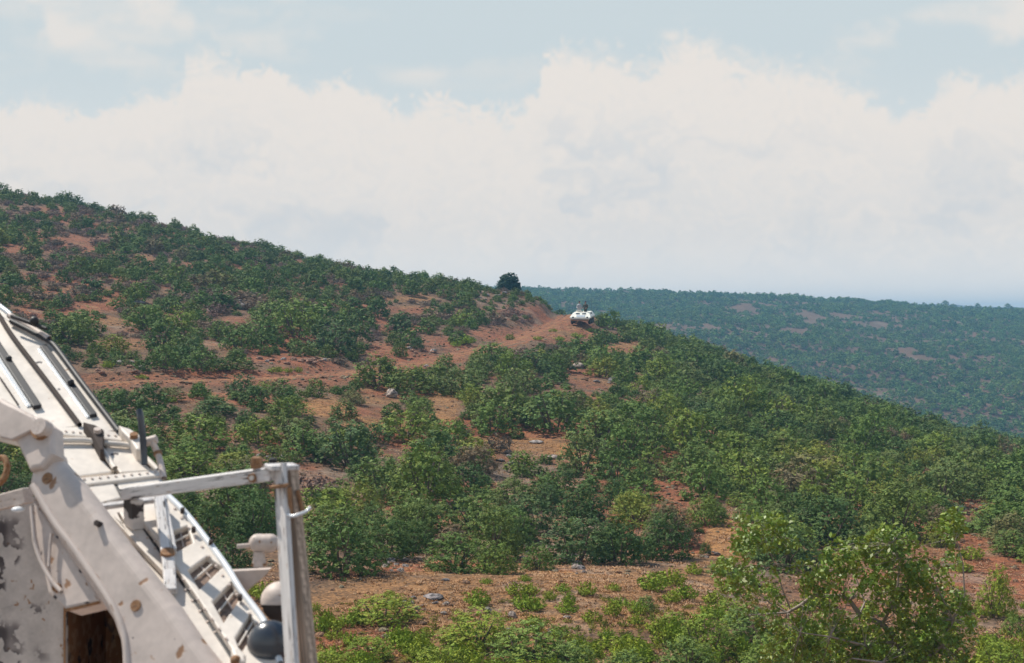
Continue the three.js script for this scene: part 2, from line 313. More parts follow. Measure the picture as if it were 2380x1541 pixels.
// unit shrub: 1 wide, 1 high, standing on y = 0
function crownGeometry(seed, { lobes = 12, sprigs = 130, per = 9, size = 0.045, quad = false, inner = 120, spread = 0.5, spiky = 0.15, puff = 0.055, slim = 0.8 }) {
  const R = rng(seed), set = LeafSet(), L = [];
  for (let k = 0; k < lobes; k++) {
    const a = k * 2.399 + R() * 0.9, cosT = 1 - (k + 0.3) / lobes * 0.98, sinT = Math.sqrt(1 - cosT * cosT), r = mix(0.13, 0.23, R()), out = 0.82 + R() * 0.3;
    L.push([Math.cos(a) * sinT * (0.5 - r * 0.8) * out, Math.max(r * 0.55, cosT * (0.98 - r) * (0.78 + R() * 0.26)), Math.sin(a) * sinT * (0.5 - r * 0.8) * out, r]);
  }
  L.push([0, 0.42, 0, 0.3]);
  for (let k = 0; k < 6; k++) { const a = k * 1.047 + R() * 0.8, r = mix(0.13, 0.19, R()); L.push([Math.cos(a) * (0.46 - r), mix(0.12, 0.3, R()), Math.sin(a) * (0.46 - r), r]); }
  const d = V(0, 0, 0), at = V(0, 0, 0), q = V(0, 0, 0);
  const inside = (p, skip) => L.some(([x, y, z, r], k) => k !== skip && Math.hypot(p.x - x, (p.y - y) / 1.1, p.z - z) < r * 0.78);
  let made = 0, tries = 0;
  while (made < sprigs && tries++ < sprigs * 12) {
    const k = Math.floor(R() * L.length), [x, y, z, r] = L[k];
    d.set(R() * 2 - 1, R() * 1.7 - 0.62, R() * 2 - 1).normalize();
    const out = r * (0.86 + R() * 0.2 + (R() < spiky ? R() * 0.45 : 0));
    at.set(x + d.x * out, y + d.y * out * 1.1, z + d.z * out);
    if (at.y < 0.02 || inside(at, k)) continue;
    made++;
    const tn = tone(R, spread, 0.24), n = per * (0.6 + R() * 0.8);
    for (let j = 0; j < n; j++) {
      q.set(R() + R() - 1, R() + R() - 1, R() + R() - 1).multiplyScalar(puff).add(at).addScaledVector(d, (R() - 0.3) * 0.05);
      if (q.y < 0.01) continue;
      const t2 = tone(R, 0.3, 0.12);
      leaf(set, q, V(d.x * 1.0 + (R() - 0.5) * 1.25, d.y * 1.0 + 0.4 + (R() - 0.5) * 1.1, d.z * 1.0 + (R() - 0.5) * 1.25), size * (0.7 + R() * 0.7), [tn[0] * t2[0], tn[1] * t2[1], tn[2] * t2[2]], R, slim, quad);
    }
  }
  for (let j = 0; j < inner; j++) {
    const [x, y, z, r] = L[Math.floor(R() * lobes)];
    d.set(R() * 2 - 1, R() * 2 - 1.2, R() * 2 - 1).normalize();
    q.set(x, y, z).addScaledVector(d, r * 0.72);
    if (q.y < 0.05) q.y = 0.05 + R() * 0.1;
    leaf(set, q, V(R() - 0.5, R() - 0.5, R() - 0.5), size * 3.0, tone(R, 0.3, 0.1), R, 0.8, quad);
  }
  return leafGeometry(set);
}
function stemGeometry(seed) {
  const R = rng(seed), list = [];
  for (let k = 0; k < 5; k++) { const a = R() * 6.28, b = V(Math.cos(a) * (0.1 + R() * 0.14), 0.3 + R() * 0.12, Math.sin(a) * (0.1 + R() * 0.14)), foot = V(Math.cos(a) * 0.03, -0.12, Math.sin(a) * 0.03); list.push([foot, b, 0.018, 0.012], [b, V(b.x * 1.7 + (R() - 0.5) * 0.1, 0.62 + R() * 0.15, b.z * 1.7 + (R() - 0.5) * 0.1), 0.012, 0.005]); }
  return branchGeometry(list);
}
const leafMat = (r, g, b, rough = 0.7, tr = 0.14, spec = 0.22) => new THREE.MeshPhysicalMaterial({ color: new THREE.Color().setRGB(r, g, b), vertexColors: true, roughness: rough, transmission: tr, thickness: 0, side: THREE.DoubleSide, specularIntensity: spec });
const barkMat = new THREE.MeshStandardMaterial({ color: new THREE.Color().setRGB(0.15, 0.11, 0.085), roughness: 0.95 });
const palebarkMat = new THREE.MeshStandardMaterial({ color: new THREE.Color().setRGB(0.30, 0.25, 0.21), roughness: 0.9 });
const M = {
  oak: [[0.115, 0.183, 0.046], [0.137, 0.210, 0.050], [0.093, 0.155, 0.044], [0.111, 0.172, 0.060], [0.156, 0.209, 0.046]].map((c) => leafMat(...c)),
  leafy: [[0.183, 0.251, 0.048], [0.211, 0.273, 0.046], [0.158, 0.224, 0.055], [0.239, 0.267, 0.048], [0.166, 0.211, 0.063], [0.142, 0.218, 0.046]].map((c) => leafMat(...c)),
  thorn: [[0.215, 0.150, 0.130], [0.180, 0.140, 0.105], [0.235, 0.170, 0.120]].map((c) => leafMat(...c, 0.9, 0.1)),
  spurge: [leafMat(0.225, 0.310, 0.030), leafMat(0.265, 0.320, 0.034)],
  field: [[0.225, 0.300, 0.040], [0.265, 0.325, 0.042], [0.190, 0.265, 0.052], [0.170, 0.240, 0.060]].map((c) => leafMat(...c)),
  dry: [[0.235, 0.175, 0.105], [0.200, 0.165, 0.090], [0.215, 0.205, 0.085]].map((c) => leafMat(...c, 0.85, 0.1)),
  grey: [leafMat(0.150, 0.215, 0.130, 0.8, 0.2)],
  lone: [leafMat(0.035, 0.075, 0.040)],
};
const stems = [stemGeometry(5), stemGeometry(6)];
const CROWN = { near: [], mid: [], far: [], low: [] };
for (let k = 0; k < 9; k++) CROWN.near.push(crownGeometry(100 + k, { lobes: 17 + k % 5, sprigs: 510, per: 10, size: 0.026, quad: false, inner: 380, spiky: 0.28, puff: 0.036 }));
for (let k = 0; k < 14; k++) CROWN.mid.push(crownGeometry(200 + k, { lobes: k % 3 ? 11 + k % 4 : 9, sprigs: k % 3 ? 290 : 250, per: 9, size: 0.033, inner: k % 3 ? 260 : 180, spiky: k % 3 ? 0.28 : 0.5, puff: 0.042 }));
for (let k = 0; k < 12; k++) CROWN.far.push(crownGeometry(250 + k, { lobes: k % 3 ? 8 + k % 4 : 7, sprigs: k % 3 ? 150 : 135, per: 9, size: 0.046, inner: k % 3 ? 190 : 120, spiky: k % 3 ? 0.3 : 0.5, puff: 0.05 }));
for (let k = 0; k < 5; k++) CROWN.low.push(crownGeometry(300 + k, { lobes: 8, sprigs: 60, per: 6, size: 0.075, inner: 70, spiky: 0.15 }));
// low cushions of thin upright shoots
function tuftGeometry(seed, n, size, thin) {
  const R = rng(seed), set = LeafSet(), q = V(0, 0, 0);
  const shoots = Math.round(n / 7);
  for (let k = 0; k < shoots; k++) {
    const a = R() * 6.283, rr = Math.sqrt(R()) * 0.46, lean = rr * 1.0, hgt = (1 - (rr / 0.5) ** 2 * 0.62) * (0.7 + R() * 0.35), tn = tone(R, 0.45, 0.16);
    for (let j = 0; j < 7; j++) {
      const t = 0.25 + 0.75 * R();
      q.set(Math.cos(a) * (rr * (0.5 + 0.5 * t) + lean * 0.1 * t), hgt * t, Math.sin(a) * (rr * (0.5 + 0.5 * t) + lean * 0.1 * t));
      const t2 = tone(R, 0.3, 0.1);
      leaf(set, q, V(Math.cos(a) * 0.6 + (R() - 0.5) * 1.6, 0.3 + (R() - 0.5) * 0.8, Math.sin(a) * 0.6 + (R() - 0.5) * 1.6), size * (0.6 + R() * 0.8), [tn[0] * t2[0], tn[1] * t2[1], tn[2] * t2[2]], R, thin, false);
    }
  }
  return leafGeometry(set);
}
const TUFT = [1, 2, 3, 4].map((k) => tuftGeometry(400 + k, 650, 0.115, 0.4));
const THORN = [1, 2, 3, 4].map((k) => tuftGeometry(450 + k, 520, 0.14, 0.3));

// sets one plant on the land: size in metres
function plant(name, geos, mats, R, x, z, w, h, label, category, group, stem = true) {
  const o = new THREE.Group(), k = Math.floor(R() * geos.length);
  part(o, 'crown', geos[k], mats[Math.floor(R() * mats.length)]);
  if (stem) part(o, 'stem', stems[k % 2], barkMat);
  o.position.set(x, height(x, z) - 0.04, z);
  o.rotation.y = R() * 6.283;
  o.scale.set(w * (0.92 + R() * 0.16), h, w * (0.92 + R() * 0.16));
  return add(o, name, label, category, group);
}
// ---- where they stand
const placed = [];   // {x, z, r} of everything woody
const cell = new Map(), CELL = 4, ck = (x, z) => `${Math.floor(x / CELL)},${Math.floor(z / CELL)}`;
function occupy(x, z, r) { placed.push({ x, z, r }); const k = ck(x, z); if (!cell.has(k)) cell.set(k, []); cell.get(k).push({ x, z, r }); }
function crowded(x, z, r, f) {
  const i = Math.floor(x / CELL), j = Math.floor(z / CELL);
  for (let a = -1; a <= 1; a++) for (let b = -1; b <= 1; b++) for (const p of cell.get(`${i + a},${j + b}`) ?? []) if (Math.hypot(p.x - x, p.z - z) < (p.r + r) * f) return true;
  return false;
}

const sees = (x, z, top) => { const D = -z, u = x / D, s = top / D; for (let d = 20; d < D - 1; d *= 1.03) if (height(u * d, -d) / d > s) return false; return true; };
// plants that stand out one by one: [column of the middle, row of the foot, width, height in the photograph, kind, label]
const SINGLE = [
  [385, 862, 86, 74, 'oak', 'dark round evergreen shrub by the track, the one on the left of a touching pair'],
  [468, 868, 92, 70, 'oak', 'dark round evergreen shrub by the track, the one on the right of a touching pair'],
  [195, 782, 100, 66, 'oak', 'broad evergreen shrub uphill of the vehicle windscreen'], [265, 822, 76, 50, 'leafy', 'rounded green shrub alone on red soil beside the vehicle windscreen'],
  [335, 772, 92, 66, 'leafy', 'green shrub on the slope, first of three below the grey rocks'], [420, 774, 92, 68, 'leafy', 'green shrub on the slope, second of three below the grey rocks'], [512, 790, 70, 52, 'leafy', 'green shrub on the slope, third of three below the grey rocks'],
  [610, 812, 110, 80, 'oak', null], [690, 790, 140, 105, 'leafy', 'tallest shrub of the dense thicket standing above the track'], [770, 826, 120, 92, 'oak', null], [818, 800, 90, 80, 'oak', null], [640, 760, 120, 70, 'leafy', null], [740, 760, 120, 60, 'leafy', null],
  [553, 838, 46, 34, 'leafy', 'small round bright green shrub on red soil above the track'],
  [560, 922, 72, 62, 'oak', 'dark upright evergreen shrub alone on the lower edge of the track'], [655, 922, 80, 48, 'oak', null], [612, 915, 50, 34, 'leafy', null],
  [800, 975, 76, 48, 'leafy', 'round green shrub alone in dry grass below the track'], [928, 832, 42, 44, 'oak', 'dark shrub on the red bank above the track'], [968, 812, 34, 30, 'oak', null],
  [1186, 790, 26, 18, 'leafy', 'small green shrub alone on the bare bank above the track'], [1101, 838, 22, 17, 'spurge', 'small bright tuft at the bend of the track'],
  [670, 968, 100, 54, 'leafy', null], [500, 968, 112, 46, 'oak', null], [360, 985, 90, 44, 'oak', null], [268, 955, 90, 56, 'oak', null], [470, 1045, 170, 84, 'leafy', 'broad green shrub beyond the black tube of the vehicle'], [600, 1035, 110, 70, 'leafy', null], [690, 1038, 120, 72, 'leafy', null],
  [430, 1120, 180, 78, 'leafy', null], [540, 1110, 120, 60, 'leafy', null], [678, 1078, 62, 34, 'leafy', 'small low green shrub just above the bar of the vehicle'],
  [940, 1025, 150, 82, 'leafy', null], [870, 1030, 90, 56, 'oak', null], [1104, 1092, 78, 64, 'oak', 'dark dome shaped shrub at the edge of the straw clearing'], [800, 1052, 120, 60, 'leafy', null],
  [1290, 1010, 180, 116, 'oak', 'largest dark shrub on the middle of the slope'], [1170, 985, 170, 92, 'oak', null], [1210, 920, 110, 66, 'leafy', null], [880, 902, 130, 84, 'oak', null], [960, 918, 120, 70, 'oak', null], [1080, 925, 120, 76, 'leafy', null], [1020, 900, 90, 60, 'oak', null], [1240, 868, 96, 60, 'oak', null], [1350, 842, 96, 62, 'oak', null],
  [1400, 1040, 170, 90, 'leafy', null], [1480, 1000, 150, 80, 'leafy', null], [1430, 1130, 130, 100, 'oak', 'dark conical shrub beside the red clearing'], [1260, 1170, 110, 70, 'oak', null], [1190, 1190, 130, 80, 'leafy', null],
  [800, 1338, 230, 160, 'oak', 'largest dark thicket shrub at the foot of the slope behind the vehicle post'], [900, 1300, 150, 120, 'oak', null], [760, 1240, 190, 110, 'leafy', null], [1060, 1330, 150, 96, 'oak', null], [1150, 1335, 110, 80, 'leafy', null], [1340, 1312, 170, 118, 'oak', null], [1440, 1310, 130, 122, 'oak', null], [1545, 1302, 124, 116, 'oak', 'very dark rounded shrub at the foot of the slope, last before the straw clearing'], [1250, 1325, 80, 66, 'leafy', null], [960, 1240, 160, 100, 'leafy', null], [1100, 1240, 150, 90, 'leafy', null], [1240, 1240, 140, 90, 'oak', null],
  [590, 1262, 120, 120, 'oak', 'dark shrub seen under the bar of the vehicle'], [490, 1270, 100, 110, 'oak', null], [540, 1330, 100, 90, 'oak', null],
  [1930, 1272, 190, 120, 'oak', null], [2080, 1256, 190, 132, 'oak', 'broad dark shrub behind the pale leaved young tree'], [1860, 1250, 120, 110, 'oak', null], [2010, 1290, 120, 70, 'leafy', null], [1640, 1222, 96, 74, 'leafy', null], [1735, 1214, 76, 46, 'leafy', 'low green shrub at the upper edge of the straw clearing'],
  [2310, 1236, 120, 74, 'leafy', null], [2222, 1196, 56, 26, 'grey', 'low greyish shrub on bare ground near the right edge'], [2350, 1290, 100, 56, 'leafy', null], [2315, 1440, 96, 128, 'leafy', 'upright dull green shrub right of the young tree'], [1690, 1338, 96, 46, 'leafy', 'green shrub in the field below the straw clearing'], [1640, 1290, 30, 34, 'oak', null],
  ...[[1140, 752, 62, 26], [1100, 754, 50, 20], [1060, 752, 52, 20], [1010, 747, 60, 22], [960, 748, 50, 18], [1190, 738, 44, 18], [560, 702, 84, 24], [520, 704, 60, 20], [605, 714, 64, 24], [450, 702, 60, 20], [385, 700, 50, 18], [100, 702, 62, 22], [50, 690, 60, 22], [190, 692, 62, 26], [240, 574, 60, 20], [480, 850, 60, 20], [655, 1140, 90, 40], [1160, 1052, 60, 36], [740, 1150, 80, 36]].map(([a, b, c, d]) => [a, b, c, d, 'thorn', null]),
  [895, 1448, 170, 66, 'leafy', 'bright green spreading shrub in the field nearest the vehicle post'],
  [1110, 1510, 180, 90, 'leafy', null], [1235, 1545, 210, 96, 'leafy', 'broad leafy shrub cut by the lower edge of the picture'], [860, 1540, 130, 60, 'leafy', null], [1640, 1530, 150, 110, 'leafy', null], [1740, 1500, 150, 90, 'leafy', null], [1500, 1420, 50, 40, 'leafy', null], [1850, 1560, 190, 110, 'leafy', null], [2330, 1560, 130, 70, 'leafy', null], [1560, 1470, 90, 50, 'leafy', null], [1600, 1560, 140, 80, 'leafy', null], [1700, 1440, 90, 50, 'leafy', null], [1780, 1570, 120, 90, 'leafy', null], [1330, 1560, 130, 70, 'leafy', null], [1450, 1570, 120, 60, 'leafy', null], [1020, 1560, 120, 60, 'leafy', null], [760, 1570, 110, 60, 'leafy', null], [2230, 1420, 60, 60, 'leafy', null], [2360, 1480, 70, 60, 'leafy', null],
];
const TUFTS = [[1110, 1408, 54, 36], [1200, 1382, 46, 28], [1232, 1380, 40, 26], [1278, 1394, 30, 24], [1307, 1374, 36, 20], [1362, 1382, 46, 30], [1426, 1372, 36, 18], [1421, 1430, 42, 34], [1376, 1446, 46, 28], [1520, 1372, 70, 42], [1560, 1362, 60, 40], [1592, 1392, 62, 34], [1560, 1398, 40, 24], [1690, 1374, 42, 26], [1612, 1334, 40, 24], [732, 1420, 30, 20], [770, 1466, 60, 32], [815, 1452, 60, 34], [1130, 1356, 26, 14], [1220, 1350, 30, 16], [1300, 1480, 44, 28], [1240, 1452, 40, 24], [1460, 1500, 50, 30], [1410, 1482, 40, 24], [1340, 1500, 44, 28], [1380, 1530, 60, 34], [1530, 1470, 60, 36], [1480, 1450, 40, 24], [990, 1480, 40, 24], [950, 1520, 50, 28], [770, 1530, 60, 30], [820, 1500, 50, 30], [1000, 1540, 50, 26], [640, 866, 36, 14], [670, 866, 20, 12], [694, 866, 20, 14], [250, 855, 30, 16], [330, 880, 26, 10], [1085, 800, 40, 18], [1060, 806, 24, 14], [2260, 1300, 50, 30], [2240, 1330, 40, 24], [1740, 1360, 44, 26], [1660, 1400, 50, 28], [1790, 1380, 44, 26], [400, 935, 24, 14], [620, 1395, 60, 40], [590, 1380, 40, 26], [905, 1385, 26, 16], [1300, 792, 26, 10], [1342, 786, 30, 12], [1372, 772, 24, 10], [1285, 772, 20, 8], [1398, 760, 26, 12], [1250, 790, 22, 9]];
const REGION = (px, py, sky) => {
  if (py > 1345) return px < 1040 ? ['in the field beside the vehicle post', 'plants of the field beside the vehicle post'] : px < 1560 ? ['in the middle of the dry field', 'plants of the middle of the field'] : ['in the field around the young tree', 'plants around the young tree'];
  if (py > 1215 && px < 1720) return px < 980 ? ['at the slope foot behind the vehicle post', 'foot of the slope behind the post'] : px < 1300 ? ['at the slope foot behind the field stones', 'foot of the slope, middle'] : ['at the slope foot next to the straw clearing', 'foot of the slope by the straw clearing'];
  if (px > 1380) return sky ? (px < 1800 ? ['on the upper edge of the spur', 'edge of the spur, upper half'] : ['on the lower edge of the spur', 'edge of the spur, lower half']) : px < 1640 ? (py < 950 ? ['on the spur below the distant carrier', 'spur below the carrier'] : ['on the spur around the red clearing', 'spur around the red clearing']) : px < 2000 ? ['on the spur above the straw clearing', 'flank of the spur above the straw clearing'] : ['on the spur above the young tree', 'flank of the spur above the young tree'];
  if (py > 905) return px < 720 ? ['below the track, beyond the vehicle bar', 'slope beyond the vehicle bar'] : px < 1060 ? ['below the track and the pale boulder', 'slope below the pale boulder'] : py < 1010 ? ['between the track and the long straw clearing', 'slope above the long straw clearing'] : ['below the long straw clearing', 'slope below the long straw clearing'];
  if (py > 720) return px < 560 ? ['above the track, uphill of the windscreen', 'above the track by the windscreen'] : px < 900 ? ['in the thicket above the track', 'thicket above the track'] : ['beside the bend of the track', 'by the bend of the track'];
  return sky ? (px < 640 ? ['on the skyline at the top of the hill', 'skyline, high part'] : ['on the skyline leading down to the lone tree', 'skyline, low part']) : px < 420 ? ['on the upper slope above the grey rocks', 'upper slope above the grey rocks'] : px < 800 ? ['on the upper slope above the thicket', 'upper slope above the thicket'] : ['on the upper slope below the lone tree', 'upper slope below the lone tree'];
};
const onSkyline = (b) => { const D = -b.z, u = b.x / D, top = (height(b.x, b.z) + b.h) / D; for (let d = D + 4; d < D + 70; d += 4) if (height(u * d, -d) / d > top - 0.004) return false; return true; };
const LOOK = { oak: 'dark green evergreen shrub', leafy: 'light green leafy shrub', grey: 'greyish shrub', dry: 'half withered brownish shrub', thorn: 'purplish brown thorny cushion', spurge: 'bright yellow green tuft' };
const NAME = { oak: 'evergreen_shrub', leafy: 'leafy_shrub', grey: 'grey_shrub', dry: 'withered_shrub', thorn: 'thorn_cushion', spurge: 'bright_tuft' };
const castAPC = castLand(1354, 752);
const woody = [];
const R0 = rng(77);
for (const [px, py, w, h, kind, label] of SINGLE) {
  const p = castLand(px, py), D = -p.z, wm = w * D / FP, hm = h * D / FP;
  const z = p.z - wm * 0.22;
  woody.push({ x: p.x * (z / p.z), z, w: wm, h: hm * 1.02, kind, label, hand: true, px, py });
  occupy(p.x * (z / p.z), z, wm / 2);
}
{
  const R = rng(4242), near = 44;
  for (let k = 0; k < 35000; k++) {
    const D = Math.sqrt(mix(near * near, 236 * 236, R())), u = mix(-0.6, 0.56, R()), x = u * D, z = -D;
    const clump = fbm(x / 9, z / 9, 2, 201), kindN = fbm(x / 14 + 4, z / 14, 2, 207);
    let w = mix(0.8, 3.1, Math.pow(R(), 1.25)) * (0.75 + clump * 0.5);
    const y = height(x, z), [px, py] = toPixel(V(x, y, z)), [o] = openness(px, py);
    const right = sstep(1300, 1800, px);
    if (py < 720 && px < 1400) w *= 0.92;
    const hp = w * 0.6 * FP / D, lim = 0.35 + (R() - 0.5) * 0.35;
    if (o > lim || (py > 720 && (openness(px, py - hp * 0.35)[0] > lim || openness(px, py - hp * 0.75)[0] > lim + 0.15))) continue;
    if (px > 1110 && px < 1275 && D > 150 && py < 730) w *= 0.45;
    if (py > 1332 && px < 1700 && px > 640) continue;
    const [d] = nearTrack(x, z);
    if (d < TRACK_HALF + 0.9 + w * 0.42) continue;
    if (D < 240 && Math.hypot(x - castAPC.x, z - castAPC.z) < 5.5) continue;
    if (crowded(x, z, w / 2, mix(py < 720 ? 0.84 : 0.9, 0.69, right) + (0.5 - clump) * 0.3)) continue;
    const h = w * mix(0.52, 0.88, R());
    if (!sees(x, z, y + h * 0.9)) continue;
    const thorny = px < 1320 && py < 860 ? fbm(x / 5, z / 5, 2, 219) : 0;
    if (thorny > 0.54 && R() < 0.8) { woody.push({ x, z, w: w * 0.7, h: h * 0.42, kind: 'thorn', px, py }); occupy(x, z, w * 0.25); continue; }
    woody.push({ x, z, w, h, kind: R() < 0.05 ? 'dry' : kindN + (R() - 0.5) * 0.35 > 0.5 ? 'oak' : 'leafy', px, py });
    occupy(x, z, w / 2);
  }
}
woody.sort((a, b) => (b.hand ? 1 : 0) - (a.hand ? 1 : 0) || b.w * b.h / b.z ** 2 - a.w * a.h / a.z ** 2);
const count = {}, rest = [];
for (const b of woody) {
  if (b.px < -90 || b.px > 2470) { rest.push(b); continue; }
  count[b.kind] = (count[b.kind] ?? 0) + 1;
  if (count[b.kind] > (b.kind === 'thorn' ? 120 : 290)) { rest.push(b); continue; }
  const [where, group] = REGION(b.px, b.py, onSkyline(b)), D = -b.z, big = b.w * FP / D;
  const label = b.label ?? (b.kind === 'thorn' ? `${LOOK.thorn} ${where}` : `${big > 95 ? 'broad' : big > 55 ? 'mid sized' : 'small'} ${LOOK[b.kind]} ${where}`);
  if (b.kind === 'thorn') plant(NAME.thorn, THORN, M.thorn, R0, b.x, b.z, b.w * 1.3, b.h * 1.3, label, 'shrub', group, false);
  else plant(NAME[b.kind], D < 58 ? CROWN.near : D < 120 ? CROWN.mid : CROWN.far, b.py > 1345 && b.kind === 'leafy' ? M.field : M[b.kind] ?? M.leafy, R0, b.x, b.z, b.w, b.h, label, 'shrub', b.label ? undefined : group + (big > 95 ? ', broad' : big > 55 ? ', medium' : ', small'));
}
function scatter(name, label, geos, mat, list, tint) {   // list of {x, y, z, sx, sy, r}
  const g = new THREE.Group(), m4 = new THREE.Matrix4(), q = new THREE.Quaternion(), e = new THREE.Euler(), col = new THREE.Color();
  geos.forEach((geo, k) => {
    const mine = list.filter((_, i) => i % geos.length === k);
    if (!mine.length) return;
    const im = new THREE.InstancedMesh(geo, mat, mine.length);
    im.name = name + '_mass';
    mine.forEach((b, i) => {
      m4.compose(V(b.x, b.y, b.z), q.setFromEuler(e.set(b.tx ?? 0, b.r, b.tz ?? 0)), V(b.sx, b.sy, b.sz ?? b.sx));
      im.setMatrixAt(i, m4);
      if (tint) { const c = tint(b, i); im.setColorAt(i, col.setRGB(c[0], c[1], c[2])); }
    });
    g.add(im);
  });
  return add(g, name, label, null, null, 'stuff');
}
{
  const R = rng(55), mats = leafMat(0.130, 0.190, 0.046);
  const thorns = rest.filter((b) => b.kind === 'thorn');
  scatter('thorn_scrub', 'low purplish brown thorny scrub between the shrubs', THORN, M.thorn[0], thorns.map((b) => ({ x: b.x, y: height(b.x, b.z) - 0.03, z: b.z, sx: b.w * 1.3, sy: b.h * 1.3, r: R() * 6.28 })), () => { const k = 0.75 + R() * 0.5; return [k, k * (0.9 + R() * 0.25), k]; });
  scatter('hillside_scrub', 'smaller green scrub filling the gaps on the hillside', CROWN.far, mats, rest.filter((b) => b.kind !== 'thorn').map((b) => ({ x: b.x, y: height(b.x, b.z) - 0.04, z: b.z, sx: b.w, sy: b.h, r: R() * 6.28 })), () => { const k = 0.8 + R() * 0.45; return [k * (0.9 + R() * 0.25), k, k * (0.9 + R() * 0.2)]; });
}
// bright tufts in the field and along the track
{
  const R = rng(99), all = TUFTS.map(([px, py, w, h]) => { const p = castLand(px, py), D = -p.z; return { p, w: w * D / FP, h: h * D / FP, px, py }; });
  for (let k = 0; k < 1600 && all.length < 205; k++) {
    const px = mix(720, 2390, R()), py = mix(1390, 1600, Math.sqrt(R())), p = castLand(px, py);
    if (fbm(p.x / 2.2, p.z / 2.2, 2, 301) < 0.5 || crowded(p.x, p.z, 0.3, 0.8)) continue;
    all.push({ p, w: mix(0.25, 0.75, R()), h: mix(0.18, 0.46, R()), px, py });
  }
  all.forEach((t, i) => {
    const big = t.w > 0.55, onTrack = t.py < 1000;
    plant(NAME.spurge, TUFT, M.spurge, R, t.p.x, t.p.z, t.w * 1.25, t.h * 1.35, i === 0 ? 'largest rounded bright green tuft in the middle of the dry field' : `${big ? 'wide' : 'small'} bright yellow green tuft ${onTrack ? 'beside the track' : t.py < 1425 ? 'in the open dry grass of the field' : 'near the lower edge of the field'}`, 'tuft', i === 0 ? undefined : `bright tufts ${onTrack ? 'by the track' : t.py < 1425 ? 'of the field' : 'near the lower edge'}${big ? ', wide' : ''}`, false);
  });
}
// low weeds between the tufts
{
  const R = rng(321), list = [];
  for (let k = 0; k < 9000 && list.length < 1000; k++) {
    const px = mix(700, 2400, R()), py = mix(1380, 1600, R()), p = castLand(px, py);
    if (fbm(p.x / 1.6, p.z / 1.6, 3, 331) < 0.5 - sstep(1420, 1560, py) * 0.1) continue;
    const w = mix(0.08, 0.3, R() ** 1.6);
    list.push({ x: p.x, y: p.y - 0.01, z: p.z, sx: w, sy: w * mix(0.4, 0.9, R()), r: R() * 6.28 });
  }
  scatter('field_weeds', 'small yellow green weeds scattered through the dry field', [5, 6].map((k) => tuftGeometry(470 + k, 120, 0.2, 0.35)), leafMat(0.24, 0.26, 0.045), list, () => { const k = 0.6 + R() * 0.6; return [k * (0.85 + R() * 0.5), k, k]; });
}
// dry grass
{
  const R = rng(12), blades = LeafSet(), q = V(0, 0, 0);
  const geo = (s) => { const r = rng(s), set = LeafSet(); for (let k = 0; k < 16; k++) { const a = r() * 6.28, d = r() * 0.5, h = 0.5 + r() * 0.5, x = Math.cos(a) * d, z = Math.sin(a) * d, t = tone(r, 0.5, 0.2), i = set.p.length / 3, wx = Math.cos(a + 1.5) * 0.035, wz = Math.sin(a + 1.5) * 0.035; set.p.push(x - wx, -0.1, z - wz, x + wx, -0.1, z + wz, x + (r() - 0.5) * 0.6, h, z + (r() - 0.5) * 0.6); for (let j = 0; j < 3; j++) { set.n.push(Math.cos(a) * 0.6, 0.8, Math.sin(a) * 0.6); set.c.push(...t); } set.i.push(i, i + 1, i + 2); } return leafGeometry(set); };
  const list = [];
  for (let k = 0; k < 240000 && list.length < 42000; k++) {
    const D = 25 * Math.exp(R() * Math.log(210 / 25)), u = mix(-0.4, 0.4, R()), x = u * D, z = -D, n = fbm(x / 1.7, z / 1.7, 3, 401);
    const y = height(x, z), [px, py] = toPixel(V(x, y, z));
    if (px < -40 || px > 2420 || py > 1600) continue;
    const [o, s] = openness(px, py);
    if (n + (R() - 0.5) * 0.5 < 0.72 - 0.36 * (o > 0.2 ? s : 0.45) || nearTrack(x, z)[0] < TRACK_HALF - 0.2) continue;
    const h = mix(0.03, 0.085, R()) * (0.6 + s * 0.5);
    list.push({ x, y, z, sx: mix(0.14, 0.34, R()), sy: h, r: R() * 6.28 });
  }
  scatter('dry_grass', 'short straw coloured dry grass over the open ground', [geo(1), geo(2), geo(3)], new THREE.MeshPhysicalMaterial({ color: new THREE.Color().setRGB(0.44, 0.225, 0.076), vertexColors: true, roughness: 0.9, transmission: 0.15, thickness: 0, side: THREE.DoubleSide }), list, () => { const k = 0.75 + R() * 0.5; return [k, k * (0.9 + R() * 0.14), k * (0.85 + R() * 0.2)]; });
}
// stones
const stoneGeo = (seed, detail, flat) => {
  const g = new THREE.IcosahedronGeometry(0.5, detail), p = g.attributes.position, R = rng(seed), ox = R() * 50;
  for (let i = 0; i < p.count; i++) { const v = V(p.getX(i), p.getY(i), p.getZ(i)), k = 0.68 + 0.7 * fbm(v.x * 2.4 + ox + v.z * 1.1, v.y * 2.4 + v.z * 2.1 + ox, 3, seed); p.setXYZ(i, v.x * k, v.y * k * flat, v.z * k); }
  g.computeVertexNormals(); return g;
};
const stoneMap = noiseTexture(256, (u, v) => { const a = fbm(u * 8, v * 8, 4, 71, 8), b = fbm(u * 40, v * 40, 3, 72, 40), k = 0.5 + (a - 0.5) * 0.8 + (b - 0.5) * 0.5; return [k * 1.02, k, k]; }, true);
const stoneMat = [[1.05, 0.95, 0.88], [0.80, 0.72, 0.70], [1.10, 0.92, 0.78], [1.0, 0.55, 0.36]].map(([r, g, b]) => new THREE.MeshStandardMaterial({ color: new THREE.Color().setRGB(r, g, b), map: stoneMap, bumpMap: stoneMap, bumpScale: 0.03, roughness: 0.95, flatShading: true }));
